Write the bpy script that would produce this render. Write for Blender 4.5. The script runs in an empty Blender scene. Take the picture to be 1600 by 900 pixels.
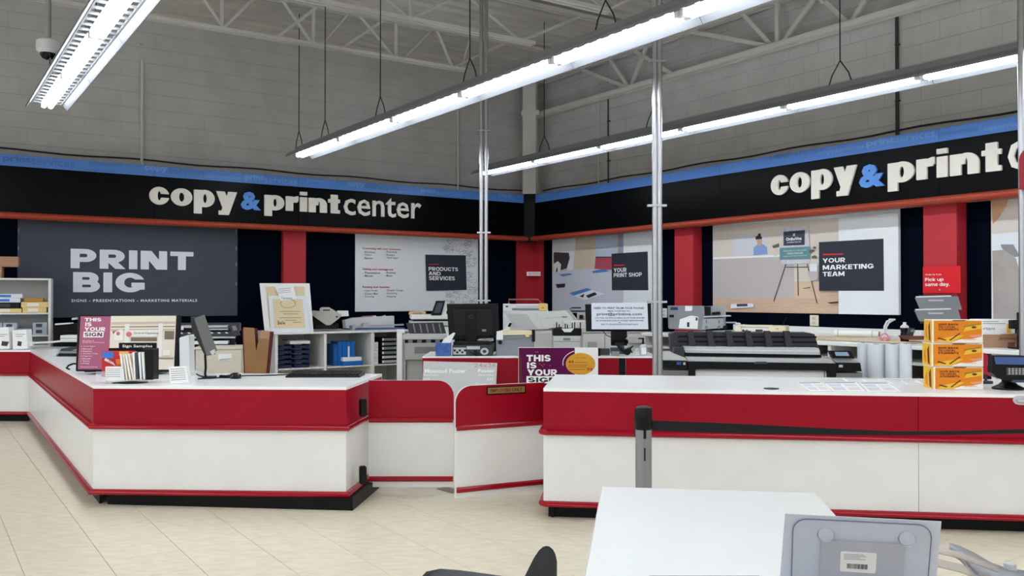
import bpy, bmesh, math, random
from mathutils import Vector, Matrix
R = math.radians
rnd = random.Random(7)
SC = bpy.context.scene
COL = SC.collection

# ------------------------------------------------------------------ camera, world, exposure
F = 1388.0                      # focal length in pixels of the 1600x900 frame
CAMH = 1.5
PITCH = math.atan(15.0 / F)
cd = bpy.data.cameras.new('camera'); cam = bpy.data.objects.new('camera', cd); COL.objects.link(cam)
cam.location = (0, 0, CAMH); cam.rotation_euler = (R(90) + PITCH, 0, 0)
cd.sensor_width = 36; cd.lens = F / 1600 * 36; cd.clip_end = 200
SC.camera = cam
w = bpy.data.worlds.new('world'); SC.world = w; w.use_nodes = True
w.node_tree.nodes['Background'].inputs[0].default_value = (0.93, 0.96, 1.0, 1)
w.node_tree.nodes['Background'].inputs[1].default_value = 1.0
SC.view_settings.view_transform = 'Standard'
SC.view_settings.look = 'None'
SC.view_settings.gamma = 1
SC.view_settings.use_curve_mapping = False
SC.view_settings.exposure = 0.04
TUBE = 27.0                     # strength of the fluorescent tubes
SOFFIT = 13.0                    # strength of the lamps behind the fascia

# ------------------------------------------------------------------ placing helpers
def ray(x, y):
    dx = (x - 800) / F; dz = -(y - 450) / F
    c, s = math.cos(PITCH), math.sin(PITCH)
    return Vector((dx, c - dz * s, s + dz * c))
def P(x, y, z=None, D=None):
    d = ray(x, y)
    k = (z - CAMH) / d.z if D is None else D / d.y
    return Vector((d.x * k, d.y * k, CAMH + d.z * k))
def S(D): return D / F
def unit(a): return Vector((math.cos(R(a)), math.sin(R(a))))
AL, AR = 34.1, -55.9            # directions of the two shop walls
dL, dR = unit(AL), unit(AR)     # left to right along each wall
nL, nR = Vector((dL.y, -dL.x)), Vector((dR.y, -dR.x))
FC = Vector((29 / F * 17, 17.0))                   # inner corner of the fascia
WC = FC - 0.35 * nL - 0.35 * nR                    # corner of the walls
def tpx(o, d, x):
    k = (x - 800) / F
    return (k * o.y - o.x) / (d.x - k * d.y)
class Plane:
    def __init__(s, o, a): s.o = Vector(o[:2]); s.a = a; s.d = unit(a); s.n = Vector((s.d.y, -s.d.x))
    def off(s, k): return Plane(s.o + s.n * k, s.a)
    def t(s, x): return tpx(s.o, s.d, x)
    def tz(s, x, y):
        t = s.t(x); q = s.o + s.d * t
        return t, P(x, y, D=q.y).z
    def at(s, t, z=0.0):
        q = s.o + s.d * t
        return Vector((q.x, q.y, z))
FL_, FR_ = Plane(FC, AL), Plane(FC, AR)
WL_, WR_ = Plane(WC, AL), Plane(WC, AR)

# ------------------------------------------------------------------ materials
def lin(c):
    return tuple(((v / 255) / 12.92 if v <= 10 else (((v / 255) + 0.055) / 1.055) ** 2.4) for v in c)
MATS = {}
def mat(name, rgb, rough=0.5, metal=0.0, var=0.0, vs=6.0, bump=0.0, bs=60.0, emit=0.0, trans=0.0, alpha=1.0, coat=0.0, stretch=None, spec=0.3):
    if name in MATS: return MATS[name]
    m = bpy.data.materials.new(name); m.use_nodes = True
    nt = m.node_tree; b = nt.nodes['Principled BSDF']
    c = lin(rgb)
    b.inputs['Base Color'].default_value = (*c, 1); b.inputs['Roughness'].default_value = rough
    b.inputs['Metallic'].default_value = metal
    b.inputs['Coat Weight'].default_value = coat; b.inputs['Specular IOR Level'].default_value = spec
    if trans: b.inputs['Transmission Weight'].default_value = trans; b.inputs['IOR'].default_value = 1.3
    if alpha < 1: b.inputs['Alpha'].default_value = alpha
    if emit:
        b.inputs['Emission Color'].default_value = (*c, 1); b.inputs['Emission Strength'].default_value = emit
    if var or bump:
        g = nt.nodes.new('ShaderNodeNewGeometry'); mp = nt.nodes.new('ShaderNodeMapping')
        nt.links.new(g.outputs['Position'], mp.inputs['Vector'])
        if stretch: mp.inputs['Rotation'].default_value = (0, 0, stretch[3]); mp.inputs['Scale'].default_value = stretch[:3]
    if var:
        n = nt.nodes.new('ShaderNodeTexNoise'); n.inputs['Scale'].default_value = vs; n.inputs['Detail'].default_value = 6
        nt.links.new(mp.outputs[0], n.inputs['Vector'])
        cr = nt.nodes.new('ShaderNodeValToRGB'); cr.color_ramp.elements[0].position = 0.3; cr.color_ramp.elements[1].position = 0.7
        cr.color_ramp.elements[0].color = (*[v * (1 - var) for v in c], 1)
        cr.color_ramp.elements[1].color = (*[min(1, v * (1 + var)) for v in c], 1)
        nt.links.new(n.outputs['Fac'], cr.inputs[0]); nt.links.new(cr.outputs[0], b.inputs['Base Color'])
    if bump:
        n2 = nt.nodes.new('ShaderNodeTexNoise'); n2.inputs['Scale'].default_value = bs; n2.inputs['Detail'].default_value = 4
        nt.links.new(mp.outputs[0], n2.inputs['Vector'])
        bp = nt.nodes.new('ShaderNodeBump'); bp.inputs['Strength'].default_value = bump; bp.inputs['Distance'].default_value = 0.01
        nt.links.new(n2.outputs['Fac'], bp.inputs['Height']); nt.links.new(bp.outputs[0], b.inputs['Normal'])
    MATS[name] = m
    return m
block_m = mat('block_paint', (198, 197, 196), 0.75, var=0.07, vs=2.5, bump=0.35, bs=25)
joint_m = mat('block_joint', (158, 156, 153), 0.85)
steel_paint = mat('steel_paint', (214, 212, 209), 0.6, var=0.04, vs=4)
deck_m = mat('deck_paint', (200, 198, 193), 0.7, var=0.08, vs=1.5)
navy = mat('navy_panel', (2, 7, 22), 0.6, var=0.1, vs=8, spec=.03)
black_panel = mat('black_fascia', (7, 8, 10), 0.3, var=0.12, vs=1.2, spec=.06)
blue_band = mat('blue_band', (88, 140, 220), 0.4)
blue_print = mat('blue_print', (120, 165, 232), 0.4)
blue_print2 = mat('blue_print_dim', (76, 118, 188), 0.4)
orange_rail = mat('orange_red_rail', (158, 62, 40), 0.4, spec=.3)
cream = mat('cream_letters', (238, 233, 222), 0.45)
amp_blue = mat('ampersand_blue', (88, 148, 228), 0.4)
red_col = mat('red_column', (182, 44, 54), 0.5, var=0.04, vs=3)
red_lam = mat('red_laminate', (150, 8, 32), 0.35, spec=.18, var=0.06, vs=2.5, bump=0.03, bs=40)
red_trim = mat('red_trim', (150, 8, 30), 0.22)
white_lam = mat('white_laminate', (228, 227, 223), 0.35, var=0.025, vs=4)
white_top = mat('white_top', (243, 243, 241), 0.25, var=0.02, vs=3)
kick_m = mat('black_kick', (12, 12, 13), 0.45, spec=.15)
tile_m = mat('vinyl_tile', (224, 215, 190), 0.26, spec=.45, var=0.07, vs=9, bump=0.02, bs=12, stretch=(1, 2.2, 1, 0.5))
grout_m = mat('tile_joint', (160, 150, 128), 0.7)
white_enamel = mat('white_enamel', (226, 228, 232), 0.45)
reflector_m = mat('reflector_paint', (128, 131, 136), 0.5)
grey_steel = mat('grey_steel', (138, 138, 140), 0.4, metal=0.4)
wire_m = mat('dark_wire', (50, 48, 46), 0.6)
tube_m = mat('fluorescent_tube', (240, 247, 255), 0.4, emit=TUBE)
soffit_m = mat('soffit_lamp', (255, 244, 222), 0.4, emit=SOFFIT)
galv = mat('galvanised', (178, 178, 180), 0.3, metal=0.85, var=0.06, vs=5)
black_pl = mat('black_plastic', (14, 14, 16), 0.42, spec=.2)
black_gl = mat('black_gloss', (7, 7, 9), 0.2, spec=.3)
dark_grey = mat('dark_grey_plastic', (58, 58, 60), 0.45)
mid_grey = mat('mid_grey_plastic', (128, 131, 134), 0.45)
light_grey = mat('light_grey_plastic', (192, 192, 190), 0.45)
beige_pl = mat('beige_plastic', (212, 206, 190), 0.45)
white_pl = mat('white_plastic', (228, 228, 226), 0.4)
paper = mat('paper', (238, 238, 236), 0.7)
paper2 = mat('paper_cool', (226, 231, 238), 0.6)
silver = mat('silver', (200, 202, 205), 0.28, metal=0.5)
ink = mat('ink', (40, 42, 48), 0.6)
ink_grey = mat('ink_grey', (130, 128, 132), 0.6)
ink_red = mat('ink_red', (205, 40, 50), 0.6)
slate = mat('slate_print', (70, 74, 86), 0.5, spec=.2)
slate_dark = mat('charcoal_print', (52, 55, 66), 0.5, spec=.15)
print_white = mat('print_white', (232, 236, 246), 0.5)
cardboard = mat('cardboard', (150, 112, 74), 0.75, var=0.06, vs=8)
cardboard2 = mat('cardboard_pale', (170, 132, 104), 0.75, var=0.06, vs=8)
acrylic = mat('clear_acrylic', (220, 224, 232), 0.12, alpha=.28)
poster_m = mat('poster_paper', (230, 234, 236), 0.5)
poster_cream = mat('poster_cream', (214, 205, 196), 0.5)

# ------------------------------------------------------------------ mesh builder
def _boxgeo(bev, seg):
    bm = bmesh.new(); bmesh.ops.create_cube(bm, size=1)
    return bm
class G:
    def __init__(s): s.v = []; s.f = []
    def add(s, vs, fs):
        k = len(s.v); s.v += [tuple(v) for v in vs]; s.f += [tuple(i + k for i in f) for f in fs]; return s
    def box(s, x0, x1, y0, y1, z0, z1, b=0.0):
        if x1 < x0: x0, x1 = x1, x0
        if y1 < y0: y0, y1 = y1, y0
        if z1 < z0: z0, z1 = z1, z0
        if b <= 0:
            return s.add([(x0,y0,z0),(x1,y0,z0),(x1,y1,z0),(x0,y1,z0),(x0,y0,z1),(x1,y0,z1),(x1,y1,z1),(x0,y1,z1)],
                         [(0,3,2,1),(4,5,6,7),(0,1,5,4),(1,2,6,5),(2,3,7,6),(3,0,4,7)])
        b = min(b, (x1-x0)*.45, (y1-y0)*.45, (z1-z0)*.45)
        e = [(x0,x1),(y0,y1),(z0,z1)]; V = []; idx = {}
        for i in (0,1):
            for j in (0,1):
                for k in (0,1):
                    sg = (i,j,k)
                    for ax in range(3):
                        p = [e[a][sg[a]] + (b if sg[a] == 0 else -b) * (a != ax) for a in range(3)]
                        idx[(sg,ax)] = len(V); V.append(p)
        Fc = []
        def orient(q):
            c = Vector(((x0+x1)/2,(y0+y1)/2,(z0+z1)/2)); a = [Vector(V[i]) for i in q]
            n = (a[1]-a[0]).cross(a[2]-a[0]); m = sum(a, Vector())/len(a)
            return q if n.dot(m-c) > 0 else q[::-1]
        for ax in range(3):
            o = [a for a in range(3) if a != ax]
            for sgn in (0,1):
                q = []
                for (p, r) in ((0,0),(1,0),(1,1),(0,1)):
                    sg = [0,0,0]; sg[ax] = sgn; sg[o[0]] = p; sg[o[1]] = r; q.append(idx[(tuple(sg),ax)])
                Fc.append(orient(q))
            for p in (0,1):
                for r in (0,1):
                    a = [0,0,0]; a[o[0]] = p; a[o[1]] = r; c2 = a[:]; c2[ax] = 1
                    Fc.append(orient([idx[(tuple(a),o[0])], idx[(tuple(a),o[1])], idx[(tuple(c2),o[1])], idx[(tuple(c2),o[0])]]))
        for i in (0,1):
            for j in (0,1):
                for k in (0,1): Fc.append(orient([idx[((i,j,k),a)] for a in range(3)]))
        return s.add(V, Fc)
    def cyl(s, p0, p1, r, n=12, r2=None):
        p0, p1 = Vector(p0), Vector(p1); r2 = r if r2 is None else r2
        d = (p1-p0).normalized(); a = d.orthogonal().normalized(); c = d.cross(a)
        V = [p0 + (a*math.cos(2*math.pi*i/n) + c*math.sin(2*math.pi*i/n))*r for i in range(n)] + \
            [p1 + (a*math.cos(2*math.pi*i/n) + c*math.sin(2*math.pi*i/n))*r2 for i in range(n)]
        Fc = [(i,(i+1)%n,n+(i+1)%n,n+i) for i in range(n)] + [tuple(range(n))[::-1], tuple(range(n,2*n))]
        return s.add(V, Fc)
    def tube(s, pts, r, n=6):
        pts = [Vector(p) for p in pts]; rings = []; a = None
        for i, p in enumerate(pts):
            d = (pts[min(i+1,len(pts)-1)] - pts[max(i-1,0)]).normalized()
            if a is None: a = d.orthogonal().normalized()
            a = (a - d*a.dot(d)).normalized(); c = d.cross(a)
            rings.append([p + (a*math.cos(2*math.pi*k/n)+c*math.sin(2*math.pi*k/n))*r for k in range(n)])
        V = [v for q in rings for v in q]; Fc = []
        for i in range(len(pts)-1):
            for k in range(n): Fc.append((i*n+k, i*n+(k+1)%n, (i+1)*n+(k+1)%n, (i+1)*n+k))
        m = len(pts)-1
        Fc += [tuple(range(n))[::-1], tuple(m*n+k for k in range(n))]
        return s.add(V, Fc)
    def prism(s, poly, ax, a0, a1):
        """extrude a 2-D polygon along axis ax ('x': (y,z), 'y': (x,z), 'z': (x,y))"""
        def mk(p, a): return {'x': (a,p[0],p[1]), 'y': (p[0],a,p[1]), 'z': (p[0],p[1],a)}[ax]
        n = len(poly); area = sum(poly[i][0]*poly[(i+1)%n][1]-poly[(i+1)%n][0]*poly[i][1] for i in range(n))
        if (area < 0) != (ax == 'y'): poly = poly[::-1]
        if a1 < a0: a0, a1 = a1, a0
        V = [mk(p,a0) for p in poly] + [mk(p,a1) for p in poly]
        Fc = [(i,(i+1)%n,n+(i+1)%n,n+i) for i in range(n)] + [tuple(range(n))[::-1], tuple(range(n,2*n))]
        return s.add(V, Fc)
    def lathe(s, prof, c=(0,0,0), n=20):
        V = []; Fc = []
        for (r, z) in prof:
            for k in range(n): V.append((c[0]+r*math.cos(2*math.pi*k/n), c[1]+r*math.sin(2*math.pi*k/n), c[2]+z))
        for i in range(len(prof)-1):
            for k in range(n): Fc.append((i*n+k, i*n+(k+1)%n, (i+1)*n+(k+1)%n, (i+1)*n+k))
        m = len(prof)-1
        Fc += [tuple(range(n))[::-1], tuple(m*n+k for k in range(n))]
        return s.add(V, Fc)
    def mesh(s, name, m, smooth=False):
        me = bpy.data.meshes.new(name); me.from_pydata(s.v, [], s.f); me.update()
        if m: me.materials.append(m)
        if smooth:
            me.shade_smooth(); me.set_sharp_from_angle(angle=R(38))
        return me
    def build(s, name, m, parent=None, label=None, smooth=False, loc=None, rz=0, kind=None, rot=None):
        return link(name, s.mesh(name, m, smooth), parent, label, loc, rz, kind, rot)
def link(name, me, parent=None, label=None, loc=None, rz=0, kind=None, rot=None):
    o = bpy.data.objects.new(name, me); COL.objects.link(o)
    if parent: o.parent = parent
    if loc is not None: o.location = loc
    o.rotation_euler = rot if rot else (0, 0, rz)
    if label: o['label'] = label
    if kind: o['kind'] = kind
    return o
def T(name, label, cat, loc=(0,0,0), a=0.0, group=None, kind=None, rot=None):
    o = bpy.data.objects.new(name, None); COL.objects.link(o); o.empty_display_size = 0.1
    o.location = loc; o.rotation_euler = rot if rot else (0, 0, R(a))
    o['label'] = label; o['category'] = cat
    if group: o['group'] = group
    if kind: o['kind'] = kind
    return o
def tag(o, label, cat, group=None):
    o['label'] = label; o['category'] = cat
    if group: o['group'] = group
    return o
def box(name, parent, m, x0, x1, y0, y1, z0, z1, b=0.004, **k):
    return G().box(x0, x1, y0, y1, z0, z1, b).build(name, m, parent, **k)
def poly(name, parent, m, pts, y, th=0.001, **k):
    """flat piece in the local XZ plane, its front at y (towards -y)"""
    return G().prism(pts, 'y', y, y + th).build(name, m, parent, **k)

_tc = {}
def text_geo(s, bold=0.0, space=1.0):
    key = (s, bold, space)
    if key in _tc: return _tc[key]
    cu = bpy.data.curves.new('t', 'FONT'); cu.body = s; cu.size = 1; cu.offset = bold; cu.resolution_u = 2
    cu.space_character = space; cu.space_line = 0.8; cu.fill_mode = 'FRONT'
    ob = bpy.data.objects.new('t', cu)
    TS = bpy.data.scenes.get('tmp_text') or bpy.data.scenes.new('tmp_text')
    TS.collection.objects.link(ob)
    TS.view_layers[0].update(); dg = TS.view_layers[0].depsgraph
    me = bpy.data.meshes.new_from_object(ob.evaluated_get(dg))
    vs = [tuple(v.co) for v in me.vertices]; fs = [tuple(p.vertices) for p in me.polygons]
    bpy.data.objects.remove(ob); bpy.data.curves.remove(cu); bpy.data.meshes.remove(me)
    _tc[key] = (vs, fs)
    return vs, fs
def text(parent, s, x0, x1, z0, z1, y, m, bold=0.0, name='lettering', space=1.0, th=0.0, shear=0.0, label=None):
    """lettering fitted to a box in the local XZ plane facing -y"""
    vs, fs = text_geo(s, bold, space)
    if not vs: return None
    ax = min(v[0] for v in vs); bx = max(v[0] for v in vs); az = min(v[1] for v in vs); bz = max(v[1] for v in vs)
    V = [(x0 + (v[0]-ax)/(bx-ax)*(x1-x0) + shear*(v[1]-az)/(bz-az), y, z0 + (v[1]-az)/(bz-az)*(z1-z0)) for v in vs]
    g = G(); g.add(V, [f if False else f for f in fs])
    if th: solid(g, th)
    return g.build(name, m, parent, label=label)
def solid(g, th):
    """give a flat XZ sheet thickness towards +y"""
    n = len(g.v); edges = {}
    for f in g.f:
        for i in range(len(f)):
            e = (f[i], f[(i+1) % len(f)]); k = tuple(sorted(e))
            edges[k] = None if k in edges else e
    g.v += [(a, b+th, c) for a, b, c in g.v]; f0 = list(g.f)
    g.f += [tuple(i+n for i in f)[::-1] for f in f0]
    g.f += [(e[1], e[0], e[0]+n, e[1]+n) for e in edges.values() if e]
def letters(parent, s, x0, x1, z0, z1, y, m, bold, th, space=1.0):
    """raised letters, one object each"""
    vs, fs = text_geo(s, bold, space)
    ax = min(v[0] for v in vs); bx = max(v[0] for v in vs); az = min(v[1] for v in vs); bz = max(v[1] for v in vs)
    par = list(range(len(vs)))
    def find(i):
        while par[i] != i: par[i] = par[par[i]]; i = par[i]
        return i
    for f in fs:
        for i in f[1:]: par[find(i)] = find(f[0])
    isl = {}
    for i in range(len(vs)): isl.setdefault(find(i), []).append(i)
    cl = sorted([(min(vs[i][0] for i in q), max(vs[i][0] for i in q), q) for q in isl.values()], key=lambda c: c[0])
    merged = []
    for a, b, q in cl:
        if merged and a < merged[-1][1] - 0.25*min(b-a, merged[-1][1]-merged[-1][0]) - 0.004:
            merged[-1] = (merged[-1][0], max(b, merged[-1][1]), merged[-1][2]+q)
        else: merged.append((a, b, q))
    for a, b, q in merged:
        ix = {i: k for k, i in enumerate(q)}; g = G()
        g.add([(x0+(vs[i][0]-ax)/(bx-ax)*(x1-x0), y, z0+(vs[i][1]-az)/(bz-az)*(z1-z0)) for i in q],
              [tuple(ix[i] for i in f) for f in fs if f[0] in ix])
        solid(g, th); g.build('letter', m, parent)
def outline(parent, m, x0, x1, z0, z1, y, t=0.01, name='frame', th=0.01):
    g = G()
    g.box(x0, x1, y, y+th, z1-t, z1); g.box(x0, x1, y, y+th, z0, z0+t); g.box(x0, x0+t, y, y+th, z0+t, z1-t); g.box(x1-t, x1, y, y+th, z0+t, z1-t)
    return g.build(name, m, parent)
def rect(x0, x1, z0, z1): return [(x0,z0),(x1,z0),(x1,z1),(x0,z1)]
def disc(cx, cz, rx, rz=None, n=24):
    rz = rx if rz is None else rz
    return [(cx+rx*math.cos(2*math.pi*k/n), cz+rz*math.sin(2*math.pi*k/n)) for k in range(n)]

# ------------------------------------------------------------------ heavy lettering: outlines traced from solid letter forms
import numpy as np
from mathutils.geometry import tessellate_polygon
def _R(x0, x1, y0, y1): return lambda X, Y: np.minimum(np.minimum(X-x0, x1-X), np.minimum(Y-y0, y1-Y))
def _E(cx, cy, rx, ry): return lambda X, Y: (1-np.sqrt(((X-cx)/rx)**2+((Y-cy)/ry)**2))*min(rx, ry)
def _U(*f): return lambda X, Y: np.maximum.reduce([g(X, Y) for g in f])
def _N(*f): return lambda X, Y: np.minimum.reduce([g(X, Y) for g in f])
def _M(a, b): return lambda X, Y: np.minimum(a(X, Y), -b(X, Y))
def _CP(p):
    ar = sum(p[i][0]*p[(i+1) % len(p)][1]-p[(i+1) % len(p)][0]*p[i][1] for i in range(len(p)))
    if ar < 0: p = p[::-1]
    def f(X, Y):
        r = None
        for (a, b), (c, d) in zip(p, p[1:]+p[:1]):
            l = math.hypot(c-a, d-b); v = ((c-a)*(Y-b)-(d-b)*(X-a))/l
            r = v if r is None else np.minimum(r, v)
        return r
    return f
def _D(xa, ya, xb, yb, w): return _CP([(xa-w/2, ya), (xa+w/2, ya), (xb+w/2, yb), (xb-w/2, yb)])
def _ring(x0, x1, y0, y1, tx, ty):
    cx, cy, rx, ry = (x0+x1)/2, (y0+y1)/2, (x1-x0)/2, (y1-y0)/2
    return _M(_E(cx, cy, rx, ry), _E(cx, cy, rx-tx, ry-ty))
def _DS(x0, x1, y0, y1, tx, ty):
    r = (y1-y0)/2; xm = max(x0, x1-r*1.05)
    o = _U(_R(x0, xm+.001, y0, y1), _E(xm, (y0+y1)/2, x1-xm, r))
    i = _U(_R(x0+tx, xm+.001, y0+ty, y1-ty), _E(xm, (y0+y1)/2, x1-xm-tx, r-ty)) if xm > x0+tx else _E(xm, (y0+y1)/2, x1-xm-tx, r-ty)
    return _M(o, i)
def glyph(ch, t, u):
    """width and solid form of a letter; t = stem width, u = bar width, capitals one unit tall, small letters one unit to the x-height"""
    a = 9.0
    if ch == 'A': w = 1.02; return w, _U(_D(t*.55, 0, w/2-.06, 1, t*1.1), _D(w-t*.55, 0, w/2+.06, 1, t*1.1), _R(.22, w-.22, .2, .2+u))
    if ch == 'B': w = .86; return w, _U(_DS(0, w*.95, .5-u/2, 1, t, u), _DS(0, w, 0, .5+u/2, t, u))
    if ch == 'C': w = .95; return w, _M(_ring(0, w, 0, 1, t, u), _CP([(w*.52, .5), (a, .5+a*.42), (a, .5-a*.42)]))
    if ch == 'D': w = .92; return w, _DS(0, w, 0, 1, t, u)
    if ch == 'E': w = .72; return w, _U(_R(0, t, 0, 1), _R(0, w, 1-u, 1), _R(0, w*.93, .5-u/2, .5+u/2), _R(0, w, 0, u))
    if ch == 'F': w = .70; return w, _U(_R(0, t, 0, 1), _R(0, w, 1-u, 1), _R(0, w*.93, .46-u/2, .46+u/2))
    if ch == 'G': w = .98; return w, _U(_M(_ring(0, w, 0, 1, t, u), _R(w*.5, a, .42, .66)), _R(w-t*.95, w, .14, .5), _R(w*.54, w, .5-u*.9, .5))
    if ch == 'H': w = .9; return w, _U(_R(0, t, 0, 1), _R(w-t, w, 0, 1), _R(0, w, .5-u/2, .5+u/2))
    if ch == 'I': return t, _R(0, t, 0, 1)
    if ch == 'K': w = .9; return w, _U(_R(0, t, 0, 1), _N(_D(.1, .22, w-t*.6, 1, t*1.2), _R(t*.9, a, -a, a)), _N(_D(.28, .62, w-t*.6, 0, t*1.25), _R(t*.9, a, -a, a)))
    if ch == 'L': w = .68; return w, _U(_R(0, t, 0, 1), _R(0, w, 0, u))
    if ch == 'M': w = 1.12; return w, _U(_R(0, t, 0, 1), _R(w-t, w, 0, 1), _D(t*.6, 1, w/2, .15, t*1.15), _D(w-t*.6, 1, w/2, .15, t*1.15))
    if ch == 'N': w = .93; return w, _U(_R(0, t, 0, 1), _R(w-t, w, 0, 1), _D(t*.65, 1, w-t*.65, 0, t*1.3))
    if ch == 'O': w = 1.04; return w, _ring(0, w, 0, 1, t, u)
    if ch == 'P': w = .83; return w, _U(_R(0, t, 0, 1), _DS(0, w, .33, 1, t, u))
    if ch == 'R': w = .87; return w, _U(_R(0, t, 0, 1), _DS(0, w*.96, .33, 1, t, u), _D(w*.46, .4, w-t*.6, 0, t*1.2))
    if ch == 'S':
        w = .8; h = .5+u/2
        return w, _U(_M(_M(_ring(0, w*.96, 1-h, 1, t, u), _R(w*.48, a, -a, 1-h/2-.02)), _R(w*.6, a, .58, .745)), _M(_M(_ring(0, w, 0, h, t, u), _R(-a, w*.5, h/2+.02, a)), _R(-a, w*.38, .255, .42)))
    if ch == 'T': w = .84; return w, _U(_R(0, w, 1-u, 1), _R(w/2-t/2, w/2+t/2, 0, 1))
    if ch == 'U': w = .92; return w, _U(_R(0, t, .42, 1), _R(w-t, w, .42, 1), _N(_ring(0, w, 0, .86, t, u), _R(-a, a, -a, .43)))
    if ch == 'V': w = 1.0; return w, _U(_D(t*.55, 1, w/2-.04, 0, t*1.1), _D(w-t*.55, 1, w/2+.04, 0, t*1.1))
    if ch == 'Y': w = .98; return w, _U(_D(t*.6, 1, w/2, .36, t*1.2), _D(w-t*.6, 1, w/2, .36, t*1.2), _R(w/2-t/2, w/2+t/2, 0, .45))
    if ch == 'c': w = .84; return w, _M(_ring(0, w, -.02, 1.02, t, u), _R(w*.5, a, .40, .62))
    if ch == 'o': w = .92; return w, _ring(0, w, -.02, 1.02, t, u)
    if ch == 'p': w = .92; return w, _U(_R(0, t, -.42, 1), _ring(.06, w, -.02, 1.02, t, u))
    if ch == 'd': w = .92; return w, _U(_R(w-t, w, 0, 1.36), _ring(0, w-.06, -.02, 1.02, t, u))
    if ch == 'y': w = .94; return w, _U(_D(t*.55, 1, w*.52, -.02, t*1.1), _D(w-t*.55, 1, w*.4, -.42, t*1.15), _R(w*.12, w*.45, -.42, -.42+u))
    if ch == 'r': w = .6; return w, _U(_R(0, t, 0, 1), _N(_ring(t*.55, w*1.9-t*.55, 0, 1.04, t, u*1.25), _R(-a, w, .6, a)))
    if ch == 'i': return t, _U(_R(0, t, 0, 1), _R(0, t, 1.13, 1.38))
    if ch == 'n': w = .9; return w, _U(_R(0, t, 0, 1), _N(_ring(t*.35, w, .02, 1.02, t, u), _R(-a, a, .5, a)), _R(w-t, w, 0, .53))
    if ch == 'u': w = .9; return w, _U(_R(w-t, w, 0, 1), _N(_ring(0, w-t*.35, -.02, .98, t, u), _R(-a, a, -a, .5)), _R(0, t, .47, 1))
    if ch == 'm': w = 1.36; k = (w+t)/2; return w, _U(_R(0, t, 0, 1), _N(_ring(t*.35, k, .02, 1.02, t, u), _R(-a, a, .5, a)), _R(k-t, k, 0, .53), _N(_ring(k-t*.65, w, .02, 1.02, t, u), _R(-a, a, .5, a)), _R(w-t, w, 0, .53))
    if ch == 't': w = .58; return w, _U(_R(.12, .12+t, .0, 1.32), _R(0, w, 1-u, 1), _R(.12, w, 0, u))
    if ch == 'e': w = .9; return w, _U(_M(_ring(0, w, -.02, 1.02, t, u), _R(w*.5, a, .26, .42)), _R(t*.5, w-t*.3, .42, .42+u*.8))
    if ch == 'a': w = .84; return w, _U(_R(w-t, w, 0, .72), _ring(0, w, -.02, .62, t, u*.85), _N(_ring(.02, w, .3, 1.02, t, u), _R(-a, a, .66, a)))
    if ch == 's': w0, f0 = glyph('S', t, u); return w0, f0
    if ch == 'k': w = .88; return w, _U(_R(0, t, 0, 1.36), _N(_D(.1, .2, w-t*.6, 1, t*1.2), _R(t*.9, a, -a, a)), _N(_D(.28, .6, w-t*.6, 0, t*1.25), _R(t*.9, a, -a, a)))
    if ch == '.': return t, _R(0, t, 0, u)
    return .4, _R(0, .001, 0, .001)
_gc = {}
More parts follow.
